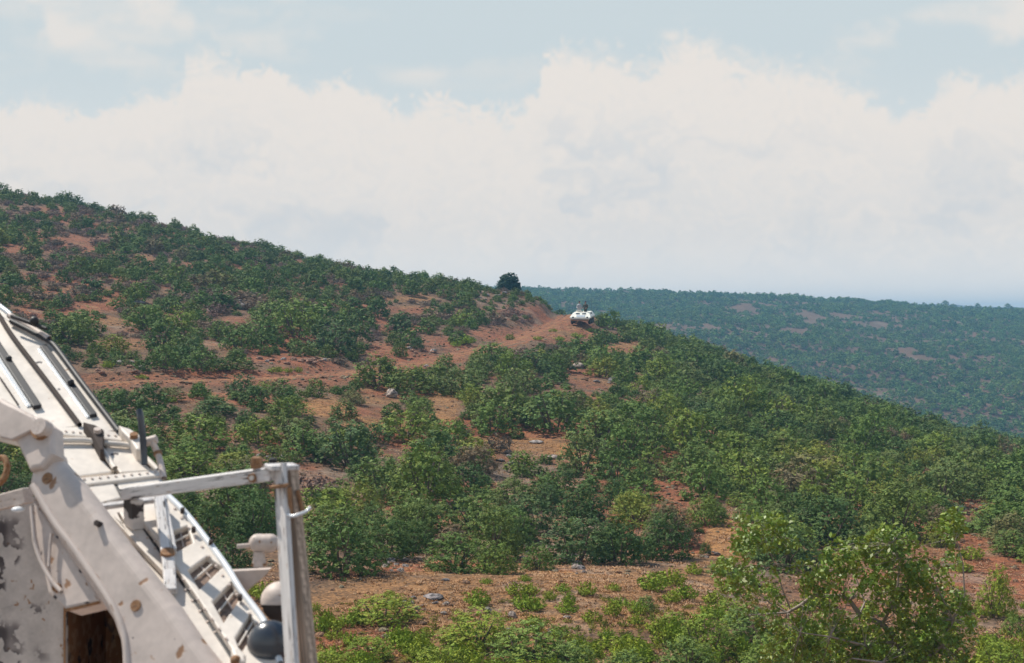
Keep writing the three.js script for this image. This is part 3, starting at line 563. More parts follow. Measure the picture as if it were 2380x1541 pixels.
{
  const R = rng(31), geos = [1, 2, 3, 4, 5].map((k) => stoneGeo(500 + k, 2, 0.72));
  const ROCKS = [[910, 924, 26, 18, 'large pale boulder lying in dry grass below the track'], [1008, 1392, 44, 10, 'flat pale slab lying in the dry field'], [1190, 1436, 20, 14, 'rounded pale stone between bright tufts in the field'], [1134, 1424, 16, 11, 'pale stone beside the largest bright tuft'], [1194, 1082, 24, 10, 'light rock at the lower edge of the straw clearing'], [1286, 1066, 30, 8, 'flat light rock in the straw clearing'], [1245, 1030, 30, 6, 'thin pale slab at the upper edge of the straw clearing'], [1344, 856, 30, 12, 'grey rock on the bare patch below the distant vehicle'], [322, 706, 30, 7, 'flat white rock on the upper slope'], [500, 690, 18, 10, 'grey boulder among the purplish cushions'], [560, 718, 26, 12, 'grey boulder at the end of the rock line on the upper slope'], [1035, 1350, 14, 5, 'small white stone in the field']];
  for (const [px, py, w, h, label] of ROCKS) {
    const p = castLand(px, py), D = -p.z, o = new THREE.Mesh(geos[Math.floor(R() * 5)], stoneMat[Math.floor(R() * 3)]);
    const W = w * D / FP * 1.25, H = h * D / FP * 1.9;
    o.position.set(p.x, p.y + H * 0.22, p.z - W * 0.2); o.scale.set(W, H, W * 0.8); o.rotation.y = R() * 6.28;
    add(o, 'rock', label, 'rock');
  }
  // rows and heaps: [column, row, spread across, spread down, how many, size in px, where, tint]
  const HEAPS = [[560, 706, 90, 14, 16, 13, 'in the rock line on the upper slope', 1], [440, 700, 60, 10, 6, 11, 'in the rock line on the upper slope', 1], [1425, 884, 50, 12, 12, 12, 'beside the bare patch on the spur', 1], [1345, 855, 24, 8, 5, 10, 'beside the bare patch on the spur', 1], [920, 1312, 36, 22, 14, 16, 'in the heap at the foot of the slope', 1], [1330, 1318, 34, 30, 12, 15, 'between the dark shrubs at the foot of the slope', 2], [960, 1408, 110, 34, 14, 11, 'scattered in the dry field', 2], [1300, 1460, 160, 40, 10, 12, 'scattered in the dry field', 2], [640, 1060, 50, 12, 8, 13, 'just above the bar of the vehicle', 1], [1190, 1070, 40, 18, 6, 12, 'at the edge of the straw clearing', 2], [300, 850, 130, 24, 24, 13, 'on the red bank above the track', 3], [700, 838, 150, 10, 22, 12, 'on the red bank above the track', 3], [960, 815, 60, 16, 10, 11, 'on the red bank above the track', 3], [640, 905, 80, 10, 10, 13, 'along the lower edge of the track', 3], [1010, 858, 50, 8, 8, 11, 'along the lower edge of the track', 3], [2310, 1180, 60, 10, 10, 12, 'on bare ground near the right edge', 1], [1150, 690, 60, 10, 6, 9, 'below the lone tree', 2], [1180, 738, 60, 8, 7, 9, 'on the bank below the lone tree', 3], [1660, 1292, 40, 14, 5, 11, 'in the straw clearing', 2], [690, 716, 40, 8, 6, 10, 'in the rock line on the upper slope', 1], [1220, 1300, 60, 20, 5, 12, 'in the heap at the foot of the slope', 1]];
  for (const [cx, cy, sx, sy, n, s, where, tint] of HEAPS) for (let k = 0; k < n; k++) {
    const px = cx + (R() + R() - 1) * sx, py = cy + (R() + R() - 1) * sy, p = castLand(px, py), D = -p.z, W = s * (0.6 + R() * 0.9) * D / FP, o = new THREE.Mesh(geos[Math.floor(R() * 5)], stoneMat[tint === 3 ? (R() < 0.75 ? 3 : 0) : Math.floor(R() * 3)]);
    o.position.set(p.x, p.y + W * 0.15, p.z); o.scale.set(W, W * mix(0.5, 0.9, R()), W); o.rotation.set((R() - 0.5) * 0.6, R() * 6.28, (R() - 0.5) * 0.6);
    add(o, 'rock', `${tint === 3 ? 'reddish' : 'pale grey'} rock ${where}`, 'rock', `rocks ${where}${tint === 3 ? ', reddish' : ''}`);
  }
  const list = [];
  for (let k = 0; k < 60000 && list.length < 9000; k++) {
    const D = 26 * Math.exp(R() * Math.log(200 / 26)), u = mix(-0.38, 0.38, R()), x = u * D, z = -D, y = height(x, z), [px, py] = toPixel(V(x, y, z)), [o, s] = openness(px, py), [d] = nearTrack(x, z);
    if (px < -20 || px > 2400) continue;
    const keep = py > 1330 ? 0.06 : o > 0.2 ? (1 - s) * 0.8 + 0.05 : 0.15;
    if (R() > keep * (fbm(x / 2.5, z / 2.5, 2, 411) > 0.48 ? 1 : 0.25) + (d > TRACK_HALF && d < 5 ? 0.5 : 0)) continue;
    if (d < TRACK_HALF * 0.9 && R() < 0.35) continue;
    const w = mix(0.05, 0.22, R() ** 2.2) * (D > 80 ? 1.4 : 1);
    list.push({ x, y: y + w * 0.12, z, sx: w, sy: w * 0.7, r: R() * 6.28, tx: R() - 0.5 });
  }
  scatter('loose_stones', 'small reddish and pale stones strewn over the red soil', [1, 2, 3].map((k) => stoneGeo(540 + k, 1, 0.7)), stoneMat[2], list, () => { const k = 0.5 + R() * 0.5, red = R() < 0.65 ? 0.62 : 1; return [k, k * mix(red, 1, 0.15), k * red * 0.72]; });
}
// scrub of the far hill: read as one mass
{
  const R = rng(61), list = [];
  for (let k = 0; k < 150000 && list.length < 42000; k++) {
    const D = Math.sqrt(mix(340 * 340, 905 * 905, R())), u = mix(-0.12, 0.56, R()), x = u * D, z = -D;
    const n = fbm(x / 26, z / 26, 3, 501), n2 = fbm(x / 7, z / 11, 2, 502);
    if (n * 0.55 + n2 * 0.45 < 0.33 + R() * 0.10) continue;
    const w = mix(1.1, 4.6, R() ** 1.6) * (0.7 + n * 0.6);
    if (crowded(x, z, w / 2, 0.72)) continue;
    occupy(x, z, w / 2);
    list.push({ x, y: baseHeight(x, z) - 0.1, z, sx: w, sy: w * mix(0.5, 0.85, R()), r: R() * 6.28 });
  }
  scatter('far_scrub', 'mass of scrub covering the far hazy blue green hill', CROWN.low, leafMat(0.150, 0.225, 0.060), list, () => { const k = 0.65 + R() * 0.6; return [k * (0.85 + R() * 0.3), k, k * (0.85 + R() * 0.3)]; });
}
// small trees that break the far skyline
for (const [px, h, w, label] of [[2197, 5.5, 4.5, 'tiny dark tree on the far skyline, left of the leaning one'], [2272, 6.0, 3.6, 'tiny leaning dark tree on the far skyline'], [2342, 5.0, 4, 'tiny dark tree on the far skyline nearest the right edge'], [2215, 4.4, 5, 'tiny low dark tree between two others on the far skyline']]) {
  const D = 846, x = (px - CX) / FP * D, o = new THREE.Group(), y = baseHeight(x, -D);
  const c = part(o, 'crown', CROWN.mid[2], M.oak[2]); c.scale.set(w, h * 0.6, w); c.position.y = h * 0.42;
  part(o, 'trunk', branchGeometry([[V(0, -0.5, 0), V(0.3, h * 0.7, 0), 0.22, 0.12]]), barkMat);
  o.position.set(x, y, -D); add(o, 'far_tree', label, 'tree');
}
// the lone tree on the crest
{
  const D = 187, px = 1183, x = (px - CX) / FP * D, y = height(x, -D), o = new THREE.Group();
  const c = part(o, 'crown', crownGeometry(901, { lobes: 20, sprigs: 520, per: 9, size: 0.055, inner: 420, spiky: 0.12 }), M.lone[0]);
  c.scale.set(3.0, 2.6, 2.7); c.position.y = 0.5;
  part(o, 'trunk', branchGeometry([[V(0, -1.2, 0), V(0.05, 0.7, 0), 0.16, 0.12], [V(0.05, 0.7, 0), V(-0.5, 1.5, 0), 0.1, 0.05], [V(0.05, 0.7, 0), V(0.55, 1.6, 0.1), 0.1, 0.05]], 7), barkMat);
  o.position.set(x, y + 0.1, -D);
  add(o, 'lone_tree', 'dark compact tree standing alone against the sky on the crest', 'tree');
}
// the young tree close by: twisting pale limbs, shiny leaves
{
  const R = rng(808), o = new THREE.Group(), Z = 21, at = (px, py, dz = 0) => { const r = rayDir(px, py), d = Z + dz; return r.multiplyScalar(d / -r.z); };
  const limbs = [
    [[2130, 1640, 0, 0.075], [2120, 1560, 0.1, 0.062], [2085, 1490, 0.1, 0.05], [2050, 1450, 0.2, 0.044], [1998, 1428, 0.3, 0.04], [1975, 1396, 0.3, 0.036], [1960, 1386, 0.3, 0.034], [1890, 1384, 0.4, 0.03], [1862, 1406, 0.4, 0.026], [1830, 1424, 0.4, 0.02], [1740, 1430, 0.4, 0.01]],
    [[1830, 1424, 0.4, 0.016], [1790, 1402, 0.5, 0.012], [1755, 1372, 0.5, 0.008], [1735, 1345, 0.5, 0.005]], [[1836, 1412, 0.4, 0.014], [1822, 1380, 0.3, 0.012], [1800, 1310, 0.3, 0.009], [1782, 1262, 0.3, 0.006]], [[1782, 1290, 0.3, 0.007], [1800, 1240, 0.2, 0.004]],
    [[2050, 1450, 0.2, 0.026], [2072, 1410, -0.2, 0.02], [2086, 1370, -0.3, 0.016], [2090, 1300, -0.3, 0.01], [2075, 1260, -0.3, 0.006]], [[1998, 1428, 0.3, 0.02], [2010, 1400, 0.7, 0.015], [1985, 1330, 0.9, 0.01], [1960, 1270, 0.9, 0.006]],
    [[2120, 1560, 0.1, 0.04], [2190, 1500, -0.1, 0.03], [2215, 1440, -0.2, 0.02], [2242, 1380, -0.2, 0.014], [2238, 1310, -0.2, 0.01], [2222, 1250, -0.2, 0.007], [2208, 1208, -0.2, 0.004]], [[2215, 1440, -0.2, 0.014], [2180, 1370, -0.4, 0.01], [2160, 1320, -0.4, 0.006]],
    [[2085, 1490, 0.1, 0.03], [2010, 1500, -0.4, 0.02], [1930, 1480, -0.5, 0.012], [1860, 1470, -0.5, 0.007]], [[2120, 1560, 0.1, 0.03], [2050, 1540, -0.6, 0.02], [1980, 1530, -0.8, 0.01]],
  ];
  const list = [], tips = [];
  for (const l of limbs) for (let i = 1; i < l.length; i++) { const a = at(l[i - 1][0], l[i - 1][1], l[i - 1][2]), b = at(l[i][0], l[i][1], l[i][2]); list.push([a, b, l[i - 1][3], l[i][3]]); }
  // sprays of leaves: [column, row, half width, half height, how many sprigs]
  const SPRAYS = [[1735, 1225, 26, 30, 14], [1760, 1260, 34, 30, 20], [1800, 1236, 24, 30, 16], [1828, 1262, 22, 14, 8], [1720, 1275, 20, 20, 8], [1690, 1330, 30, 30, 14], [1700, 1360, 24, 24, 8], [1725, 1345, 16, 20, 6], [1770, 1335, 36, 20, 9], [1760, 1400, 40, 30, 10], [1790, 1440, 36, 24, 10], [1900, 1330, 50, 34, 30], [1965, 1290, 40, 34, 34], [1930, 1370, 60, 18, 16], [2060, 1270, 44, 34, 40], [2095, 1310, 40, 60, 36], [2010, 1330, 40, 50, 34], [2150, 1340, 36, 44, 34], [2130, 1400, 50, 50, 40], [2060, 1390, 40, 30, 22], [2205, 1225, 18, 30, 20], [2225, 1215, 14, 26, 14], [2215, 1300, 16, 24, 8], [2200, 1400, 36, 50, 26], [2225, 1460, 36, 50, 26], [2140, 1470, 60, 40, 40], [2180, 1520, 70, 40, 44], [2060, 1500, 60, 40, 40], [1990, 1470, 50, 34, 26], [1900, 1440, 50, 30, 22], [1850, 1480, 50, 40, 26], [1940, 1520, 70, 40, 40], [2040, 1550, 80, 36, 40], [1830, 1530, 50, 36, 22], [2110, 1560, 90, 40, 40]];
  const set = LeafSet(), q = V(0, 0, 0);
  for (const [px, py, rx, ry, n] of SPRAYS) for (let k = 0; k < n * 1.7; k++) {
    const a = R() * 6.28, r = Math.sqrt(R()), p = at(px + Math.cos(a) * rx * r * 1.25, py + Math.sin(a) * ry * r * 1.2, (R() - 0.5) * 1.1), tn = tone(R, 0.5, 0.3), m = 6 + R() * 6;
    const near = list.reduce((b, s) => { const t = s[1].distanceTo(p); return t < b[0] ? [t, s[1]] : b; }, [9, null]);
    if (near[1] && near[0] < 0.8 && R() < 0.4) tips.push([near[1], p.clone(), 0.005, 0.002]);
    for (let j = 0; j < m; j++) {
      q.set(R() + R() - 1, R() + R() - 1, R() + R() - 1).multiplyScalar(0.105).add(p);
      const t2 = tone(R, 0.3, 0.16);
      leaf(set, q, V((R() - 0.5) * 1.8, 0.5 + (R() - 0.5) * 1.4, (R() - 0.5) * 1.8), 0.074 * (0.7 + R() * 0.7), [tn[0] * t2[0], tn[1] * t2[1], tn[2] * t2[2]], R, 0.62, true);
    }
  }
  const base = at(2130, 1640); base.y = height(base.x, base.z);
  list.push([V(base.x, base.y - 0.2, base.z), at(2130, 1640), 0.1, 0.075]);
  const bark = branchGeometry([...list, ...tips], 6); bark.translate(-base.x, -base.y, -base.z);
  const leaves = leafGeometry(set); leaves.translate(-base.x, -base.y, -base.z);
  part(o, 'trunk', bark, palebarkMat, 'pale twisting limbs');
  part(o, 'crown', leaves, leafMat(0.245, 0.330, 0.048, 0.45, 0.4, 0.5));
  o.position.copy(base);
  add(o, 'young_tree', 'young tree with shiny leaves and pale twisting limbs at the lower right', 'tree');
}

// ---------------------------------------------------------------- the distant vehicle and its crew
{
  const white = new THREE.MeshStandardMaterial({ color: new THREE.Color().setRGB(0.78, 0.76, 0.68), roughness: 0.5 }), dark = new THREE.MeshStandardMaterial({ color: new THREE.Color().setRGB(0.03, 0.03, 0.03), roughness: 0.8 }), steel = new THREE.MeshStandardMaterial({ color: new THREE.Color().setRGB(0.42, 0.47, 0.52), roughness: 0.5 }), glass = new THREE.MeshStandardMaterial({ color: new THREE.Color().setRGB(0.03, 0.04, 0.05), roughness: 0.1 }), dusty = new THREE.MeshStandardMaterial({ color: new THREE.Color().setRGB(0.30, 0.17, 0.11), roughness: 0.9 });
  const o = new THREE.Group();
  // hull outline from the side (x forward, y up), widened with sloping flanks: front towards +z of the group
  const hull = (() => {
    const prof = [[-2.9, 0.75], [-3.0, 1.25], [-2.85, 1.95], [1.55, 1.95], [2.35, 1.55], [3.05, 1.2], [3.1, 0.95], [2.6, 0.62]];   // [forward, up]
    const half = (y) => y < 1.3 ? mix(1.05, 1.42, clamp((y - 0.6) / 0.65)) : mix(1.42, 1.02, clamp((y - 1.3) / 0.65));
    const ring = []; const cuts = 3; const P = [];
    for (let i = 0; i < prof.length; i++) P.push(prof[i]);
    const v = [], idx = [];
    for (const s of [-1, 1]) P.forEach(([f, y]) => v.push(s * half(y), y, f));
    const n = P.length;
    for (let i = 0; i < n; i++) { const j = (i + 1) % n; idx.push(i, j, n + i, j, n + j, n + i); }
    const mid = [1.3]; // flank vertices at the widest line
    const cL = v.length / 3; v.push(-1.42, 1.3, 0); const cR = v.length / 3; v.push(1.42, 1.3, 0);
    for (let i = 0; i < n; i++) { const j = (i + 1) % n; idx.push(i, cL, j); idx.push(n + i, n + j, cR); }
    const g = new THREE.BufferGeometry(); g.setAttribute('position', new THREE.Float32BufferAttribute(v, 3)); g.setIndex(idx); const f = g.toNonIndexed(); f.computeVertexNormals(); return f;
  })();
  part(o, 'hull', hull, new THREE.MeshStandardMaterial({ color: white.color, roughness: 0.5, side: THREE.DoubleSide }));
  for (const s of [-1, 1]) for (const f of [2.0, -0.2, -1.8]) {
    const t = new THREE.TorusGeometry(0.42, 0.17, 10, 20); t.rotateY(Math.PI / 2); t.translate(s * 1.17, 0.58, f);
    const w = part(o, 'wheel', t, dark); const r = new THREE.CylinderGeometry(0.28, 0.28, 0.2, 16); r.rotateZ(Math.PI / 2); r.translate(s * 1.17, 0.58, f); part(w, 'rim', r, white);
  }
  const box = (w, h, d, x, y, z, rx = 0) => { const g = new RoundedBoxGeometry(w, h, d, 2, Math.min(w, h, d) * 0.2); g.rotateX(rx); g.translate(x, y, z); return g; };
  part(o, 'front_plate', box(1.15, 0.06, 0.62, 0.05, 1.42, 2.66, 0.46), steel, 'grey panel on the sloping nose');
  for (const s of [-1, 1]) { part(o, 'windscreen', box(0.5, 0.03, 0.32, s * 0.42, 1.78, 2.0, 0.46), glass); part(o, 'headlight', (() => { const g = new THREE.CylinderGeometry(0.11, 0.13, 0.16, 14); g.rotateX(Math.PI / 2); g.translate(s * 0.95, 1.22, 3.02); return g; })(), dark); }
  part(o, 'bumper', box(2.3, 0.2, 0.16, 0, 0.72, 2.98), dusty, 'dusty bumper');
  for (const s of [-1, 1]) part(o, 'mirror', box(0.16, 0.24, 0.05, s * 1.35, 1.85, 1.75), dark);
  const hatch = new THREE.CylinderGeometry(0.46, 0.5, 0.18, 20); hatch.translate(-0.35, 2.03, 0.7); part(o, 'hatch_ring', hatch, white);
  const hatch2 = new THREE.CylinderGeometry(0.4, 0.42, 0.12, 20); hatch2.translate(0.5, 2.0, 0.9); part(o, 'hatch_ring', hatch2, white);
  part(o, 'gun_shield', box(0.7, 0.28, 0.04, -0.4, 2.2, 1.2, -0.15), white);
  const antenna = new THREE.CylinderGeometry(0.008, 0.014, 2.4, 6); antenna.translate(0.95, 3.1, -2.4); part(o, 'antenna', antenna, dark);
  o.position.copy(castAPC); o.position.y -= 0.03;
  o.rotation.y = -0.16; o.rotation.x = 0.05; o.scale.set(0.84, 0.68, 0.84);
  add(o, 'armoured_carrier', 'distant white armoured carrier coming along the track on the crest', 'vehicle');
  o.updateMatrixWorld(true);

  // crew: bodies from a smooth field of tapered limbs, standing in the hatches, seen from the waist up
  function figure(bones, box3, cells) {
    const S = box3.max.clone().sub(box3.min), size = Math.max(S.x, S.y, S.z) / 2, c = box3.getCenter(V(0, 0, 0)), mc = new MarchingCubes(cells, new THREE.MeshStandardMaterial(), false, false, 60000);
    mc.isolation = 0; const h = cells / 2, p = V(0, 0, 0), ab = V(0, 0, 0), ap = V(0, 0, 0);
    for (let k = 0; k < cells; k++) for (let j = 0; j < cells; j++) for (let i = 0; i < cells; i++) {
      p.set((i - h) / h * size + c.x, (j - h) / h * size + c.y, (k - h) / h * size + c.z);
      let d = 9;
      for (const [a, b, r0, r1] of bones) { ab.subVectors(b, a); ap.subVectors(p, a); const t = clamp(ap.dot(ab) / Math.max(1e-6, ab.lengthSq())), e = ap.addScaledVector(ab, -t).length() - mix(r0, r1, t), w = clamp(0.5 + 0.5 * (d - e) / 0.035); d = mix(d, e, w) - 0.035 * w * (1 - w); }
      mc.field[i + j * cells + k * cells * cells] = -d;
    }
    mc.update();
    const n = mc.count, g = new THREE.BufferGeometry(), pos = new Float32Array(mc.positionArray.slice(0, n * 3)), nor = new Float32Array(mc.normalArray.slice(0, n * 3));
    for (let i = 0; i < n * 3; i += 3) { pos[i] = pos[i] * size + c.x; pos[i + 1] = pos[i + 1] * size + c.y; pos[i + 2] = pos[i + 2] * size + c.z; }
    g.setAttribute('position', new THREE.BufferAttribute(pos, 3)); g.setAttribute('normal', new THREE.BufferAttribute(nor, 3));
    return g;
  }
  const skin = new THREE.MeshStandardMaterial({ color: new THREE.Color().setRGB(0.34, 0.20, 0.14), roughness: 0.7 }), fatigue = new THREE.MeshStandardMaterial({ color: new THREE.Color().setRGB(0.07, 0.065, 0.045), roughness: 0.9 }), pale = new THREE.MeshStandardMaterial({ color: new THREE.Color().setRGB(0.42, 0.42, 0.44), roughness: 0.9 }), cap = new THREE.MeshStandardMaterial({ color: new THREE.Color().setRGB(0.05, 0.045, 0.06), roughness: 0.8 });
  function crew(name, label, lx, lz, shirt, turn) {
    const p = new THREE.Group();
    const body = [[V(0, 0.45, 0), V(0, 0.95, 0), 0.15, 0.17], [V(-0.1, 1.28, 0), V(0.1, 1.28, 0), 0.12, 0.12], [V(0, 0.95, 0), V(0, 1.28, 0), 0.17, 0.16], [V(0, 1.36, 0), V(0, 1.52, 0.01), 0.055, 0.05], [V(0, 1.6, 0.01), V(0, 1.66, 0.0), 0.085, 0.09], [V(0, 1.57, 0.095), V(0, 1.6, 0.1), 0.016, 0.012], [V(0.085, 1.6, 0), V(0.095, 1.62, 0), 0.02, 0.02], [V(-0.085, 1.6, 0), V(-0.095, 1.62, 0), 0.02, 0.02], [V(-0.08, 0.0, 0), V(-0.08, 0.45, 0), 0.06, 0.09], [V(0.08, 0.0, 0), V(0.08, 0.45, 0), 0.06, 0.09]];
    for (const s of [-1, 1]) {
      const el = V(s * 0.3, 1.02, 0.12), wr = V(s * 0.2, 0.95, 0.36);
      body.push([V(s * 0.19, 1.3, 0), el, 0.062, 0.05], [el, wr, 0.046, 0.033], [wr, V(s * 0.18, 0.95, 0.43), 0.036, 0.036]);
      for (let f = 0; f < 4; f++) body.push([V(s * (0.15 + f * 0.022), 0.955, 0.44), V(s * (0.145 + f * 0.023), 0.93 - (f === 3 ? 0 : 0.008), 0.5), 0.01, 0.008]);
      body.push([V(s * 0.15, 0.95, 0.41), V(s * 0.11, 0.94, 0.455), 0.011, 0.009]);
    }
    part(p, 'body', figure(body, new THREE.Box3(V(-0.5, -0.1, -0.45), V(0.5, 1.85, 0.6)), 96), skin);
    const sh = [[V(0, 0.42, 0), V(0, 0.95, 0), 0.165, 0.185], [V(-0.11, 1.28, 0), V(0.11, 1.28, 0), 0.132, 0.132], [V(0, 0.95, 0), V(0, 1.27, 0), 0.185, 0.172]];
    for (const s of [-1, 1]) sh.push([V(s * 0.19, 1.3, 0), V(s * 0.3, 1.02, 0.12), 0.074, 0.06], [V(s * 0.3, 1.02, 0.12), V(s * 0.235, 0.97, 0.27), 0.056, 0.048]);
    part(p, 'shirt', figure(sh, new THREE.Box3(V(-0.5, 0.2, -0.4), V(0.5, 1.5, 0.5)), 64), shirt);
    const hg = new THREE.SphereGeometry(0.112, 18, 12, 0, 6.283, 0, 1.75); hg.translate(0, 1.665, -0.008); part(p, 'helmet', hg, cap);
    for (const s of [-1, 1]) { const e = new THREE.SphereGeometry(0.012, 8, 6); e.translate(s * 0.034, 1.62, 0.086); part(p, 'eye', e, cap); }
    const m = new THREE.BoxGeometry(0.05, 0.008, 0.01); m.translate(0, 1.56, 0.089); part(p, 'mouth', m, dusty);
    const w = o.localToWorld(V(lx, 1.22, lz)); p.position.copy(w); p.rotation.y = o.rotation.y + turn;
    add(p, name, label, 'person', null);
  }
  crew('person', 'person in a pale shirt and dark helmet standing in the hatch of the distant carrier', -0.35, 0.7, pale, 0.1);
  crew('person', 'person in dark clothes beside the pale shirted one on the distant carrier', 0.5, 0.9, fatigue, -0.2);
}

// ---------------------------------------------------------------- the white vehicle alongside
// Its sloping deck lies in one plane some six metres off; outlines are given on the 3702 x 2397 photograph and set on that plane, raised by a height above it.
{
  const N = V(0.10, 0.90, 0.42).normalize(), K = 2380 / 3702;
  const P0 = (() => { const r = rayDir(545 * K, 1944 * K); return r.multiplyScalar(6 / -r.z); })();
  const plane = (n, p, ax, bx) => {
    const at = (sx, sy, up = 0) => { const r = rayDir(sx * K, sy * K), t = (n.dot(p) + up) / n.dot(r); return r.multiplyScalar(t); };
    const e1 = at(...bx).sub(at(...ax)); e1.addScaledVector(n, -e1.dot(n)).normalize();
    const e2 = V(0, 0, 0).crossVectors(n, e1);
    return { n, p, at, e1, e2, frame: new THREE.Matrix4().makeBasis(e1, e2, n) };
  };
  const DECK = plane(N, P0, [269, 1729], [616, 2179]), on = DECK.at;
  const ARM = (() => { const n = V(-0.34, 0.40, 0.85).normalize(), r = rayDir(350 * K, 1950 * K); return plane(n, r.multiplyScalar(5.6 / -r.z), [269, 1729], [616, 2179]); })();
  const far = (sx, sy, depth) => { const r = rayDir(sx * K, sy * K); return r.multiplyScalar(depth / -r.z); };
  const base = V(-1.7, height(-1.7, -6.2), -6.2);
  const car = new THREE.Group();
  const local = (g) => { g.translate(-base.x, -base.y, -base.z); return g; };
  const plateGeo = (pts, up, thick, bevel = 0.006, holes = [], segments = 2, f = DECK) => {
    const flat = (q) => q.map(([a, b]) => { const p = f.at(a, b, up).sub(f.p); return new THREE.Vector2(p.dot(f.e1), p.dot(f.e2)); });
    const outline = flat(pts); if (THREE.ShapeUtils.isClockWise(outline)) outline.reverse();
    const s = new THREE.Shape(outline); for (const h of holes) s.holes.push(new THREE.Path(flat(h)));
    const g = new THREE.ExtrudeGeometry(s, { depth: Math.max(0.001, thick - 2 * bevel), bevelEnabled: bevel > 0, bevelThickness: bevel, bevelSize: bevel, bevelOffset: -bevel, bevelSegments: segments, curveSegments: 8 });
    g.translate(0, 0, up - thick + bevel); g.applyMatrix4(f.frame); g.translate(f.p.x, f.p.y, f.p.z);
    return local(g);
  };
  const bar = (a, b, w, h, up = N, r = 0.006) => {       // a rounded bar from a to b; w across, h along up
    const d = b.clone().sub(a), L = d.length(), z = d.normalize(), x = V(0, 0, 0).crossVectors(up, z).normalize(), y = V(0, 0, 0).crossVectors(z, x), g = new RoundedBoxGeometry(w, h, L, 2, Math.min(r, w * 0.3, h * 0.3));
    g.translate(0, 0, L / 2); g.applyMatrix4(new THREE.Matrix4().makeBasis(x, y, z)); g.translate(a.x, a.y, a.z);
    return local(g);
  };
  const tube = (pts, r, seg = 24) => local(new THREE.TubeGeometry(new THREE.CatmullRomCurve3(pts), seg, r, 12, false));
  const ball = (c, r, sy = 1) => { const g = new THREE.SphereGeometry(r, 28, 18); g.scale(1, sy, 1); g.translate(c.x, c.y, c.z); return local(g); };
  const bolt = (c, r, dir, len) => { const g = new THREE.CylinderGeometry(r, r * 1.06, len, 14); g.applyQuaternion(new THREE.Quaternion().setFromUnitVectors(V(0, 1, 0), dir.clone().normalize())); g.translate(c.x, c.y, c.z); return local(g); };

  // paint: chalky white with grime, chips down to dark primer, rust
  const paintMap = (seed, chip, rust, tint, bare = [0.22, 0.20, 0.21]) => noiseTexture(512, (u, v) => {
    const a = fbm(u * 6, v * 6, 4, seed, 6), b = fbm(u * 40, v * 40, 3, seed + 1, 40), c = fbm(u * 14, v * 14, 4, seed + 2, 14), d = fbm(u * 9, v * 9, 5, seed + 3, 9);
    let k = 0.875 + (a - 0.5) * 0.16 + (b - 0.5) * 0.08, col = [k * tint[0], k * tint[1], k * tint[2]];
    const r = sstep(rust, rust + 0.08, c * 0.75 + b * 0.25); col = mix3(col, [0.52, 0.34, 0.2], r * 0.75);
    const h = sstep(chip, chip + 0.03, d * 0.8 + b * 0.2) * sstep(0.38, 0.52, fbm(u * 2, v * 2, 3, seed + 5, 2)); return mix3(col, bare, h);
  }, true);
  const paint = (map, rough = 0.55, bump = 0.002) => new THREE.MeshStandardMaterial({ map, bumpMap: map, bumpScale: bump, roughness: rough });
  const clean = paint(paintMap(601, 0.74, 0.76, [1, 0.955, 0.905])), worn = paint(paintMap(621, 0.76, 0.70, [0.90, 0.83, 0.785])), chipped = paint(paintMap(641, 0.585, 0.68, [0.97, 0.95, 0.94])), stained = (() => { const m = paintMap(661, 0.525, 0.70, [0.86, 0.82, 0.79], [0.30, 0.27, 0.27]); m.repeat.set(2.0, 2.0); return paint(m, 0.8); })();
  const rubber = new THREE.MeshStandardMaterial({ color: new THREE.Color().setRGB(0.018, 0.018, 0.022), roughness: 0.55 }), gloss = new THREE.MeshPhysicalMaterial({ color: new THREE.Color().setRGB(0.035, 0.042, 0.055), roughness: 0.28, clearcoat: 0.6, clearcoatRoughness: 0.2 }), dark = new THREE.MeshStandardMaterial({ color: new THREE.Color().setRGB(0.05, 0.035, 0.03), roughness: 0.9 });
  const rusty = new THREE.MeshStandardMaterial({ map: paintMap(681, 0.62, 0.42, [0.72, 0.58, 0.45]), roughness: 0.9 }), timber = new THREE.MeshStandardMaterial({ map: noiseTexture(512, (u, v) => { const g = fbm(u * 6, v * 90, 3, 691, 6), w = fbm(u * 4, v * 12, 4, 692, 4), k = 0.62 + (g - 0.5) * 0.35 + (w - 0.5) * 0.3; return [k * 1.08, k * 0.95, k * 0.84]; }, true), roughness: 0.95 });
  const mesh = new THREE.MeshStandardMaterial({ map: noiseTexture(256, (u, v) => { const k = 0.29 + 0.25 * fbm(u * 60, v * 60, 2, 695, 60) + 0.1 * (Math.sin(u * 400) * Math.sin(v * 400) > 0 ? 1 : 0); return [k * 1.08, k * 0.92, k * 0.82]; }, true), roughness: 0.95 });
  const glassy = new THREE.MeshPhysicalMaterial({ color: new THREE.Color().setRGB(0.72, 0.75, 0.78), roughness: 0.22, clearcoat: 0.5 });

  // hull under the plates, and the running gear below the picture
  part(car, 'hull', plateGeo([[-160, 1130], [0, 1110], [185, 1240], [430, 1560], [550, 1690], [640, 1840], [800, 2050], [860, 2150], [990, 2420], [960, 2560], [800, 2560], [640, 2230], [440, 1970], [290, 1760], [190, 1640], [120, 1540], [-160, 1470]], -0.03, 0.14, 0.01), clean);
  const upright = (pts, depth, thick, bevel = 0.004) => { const q = pts.map(([x, y]) => far(x, y, depth)), s = new THREE.Shape(q.map((p) => new THREE.Vector2(p.x, p.y))), g = new THREE.ExtrudeGeometry(s, { depth: thick, bevelEnabled: true, bevelSize: bevel, bevelThickness: bevel, bevelSegments: 2 }); g.translate(0, 0, -depth - thick); return local(g); };
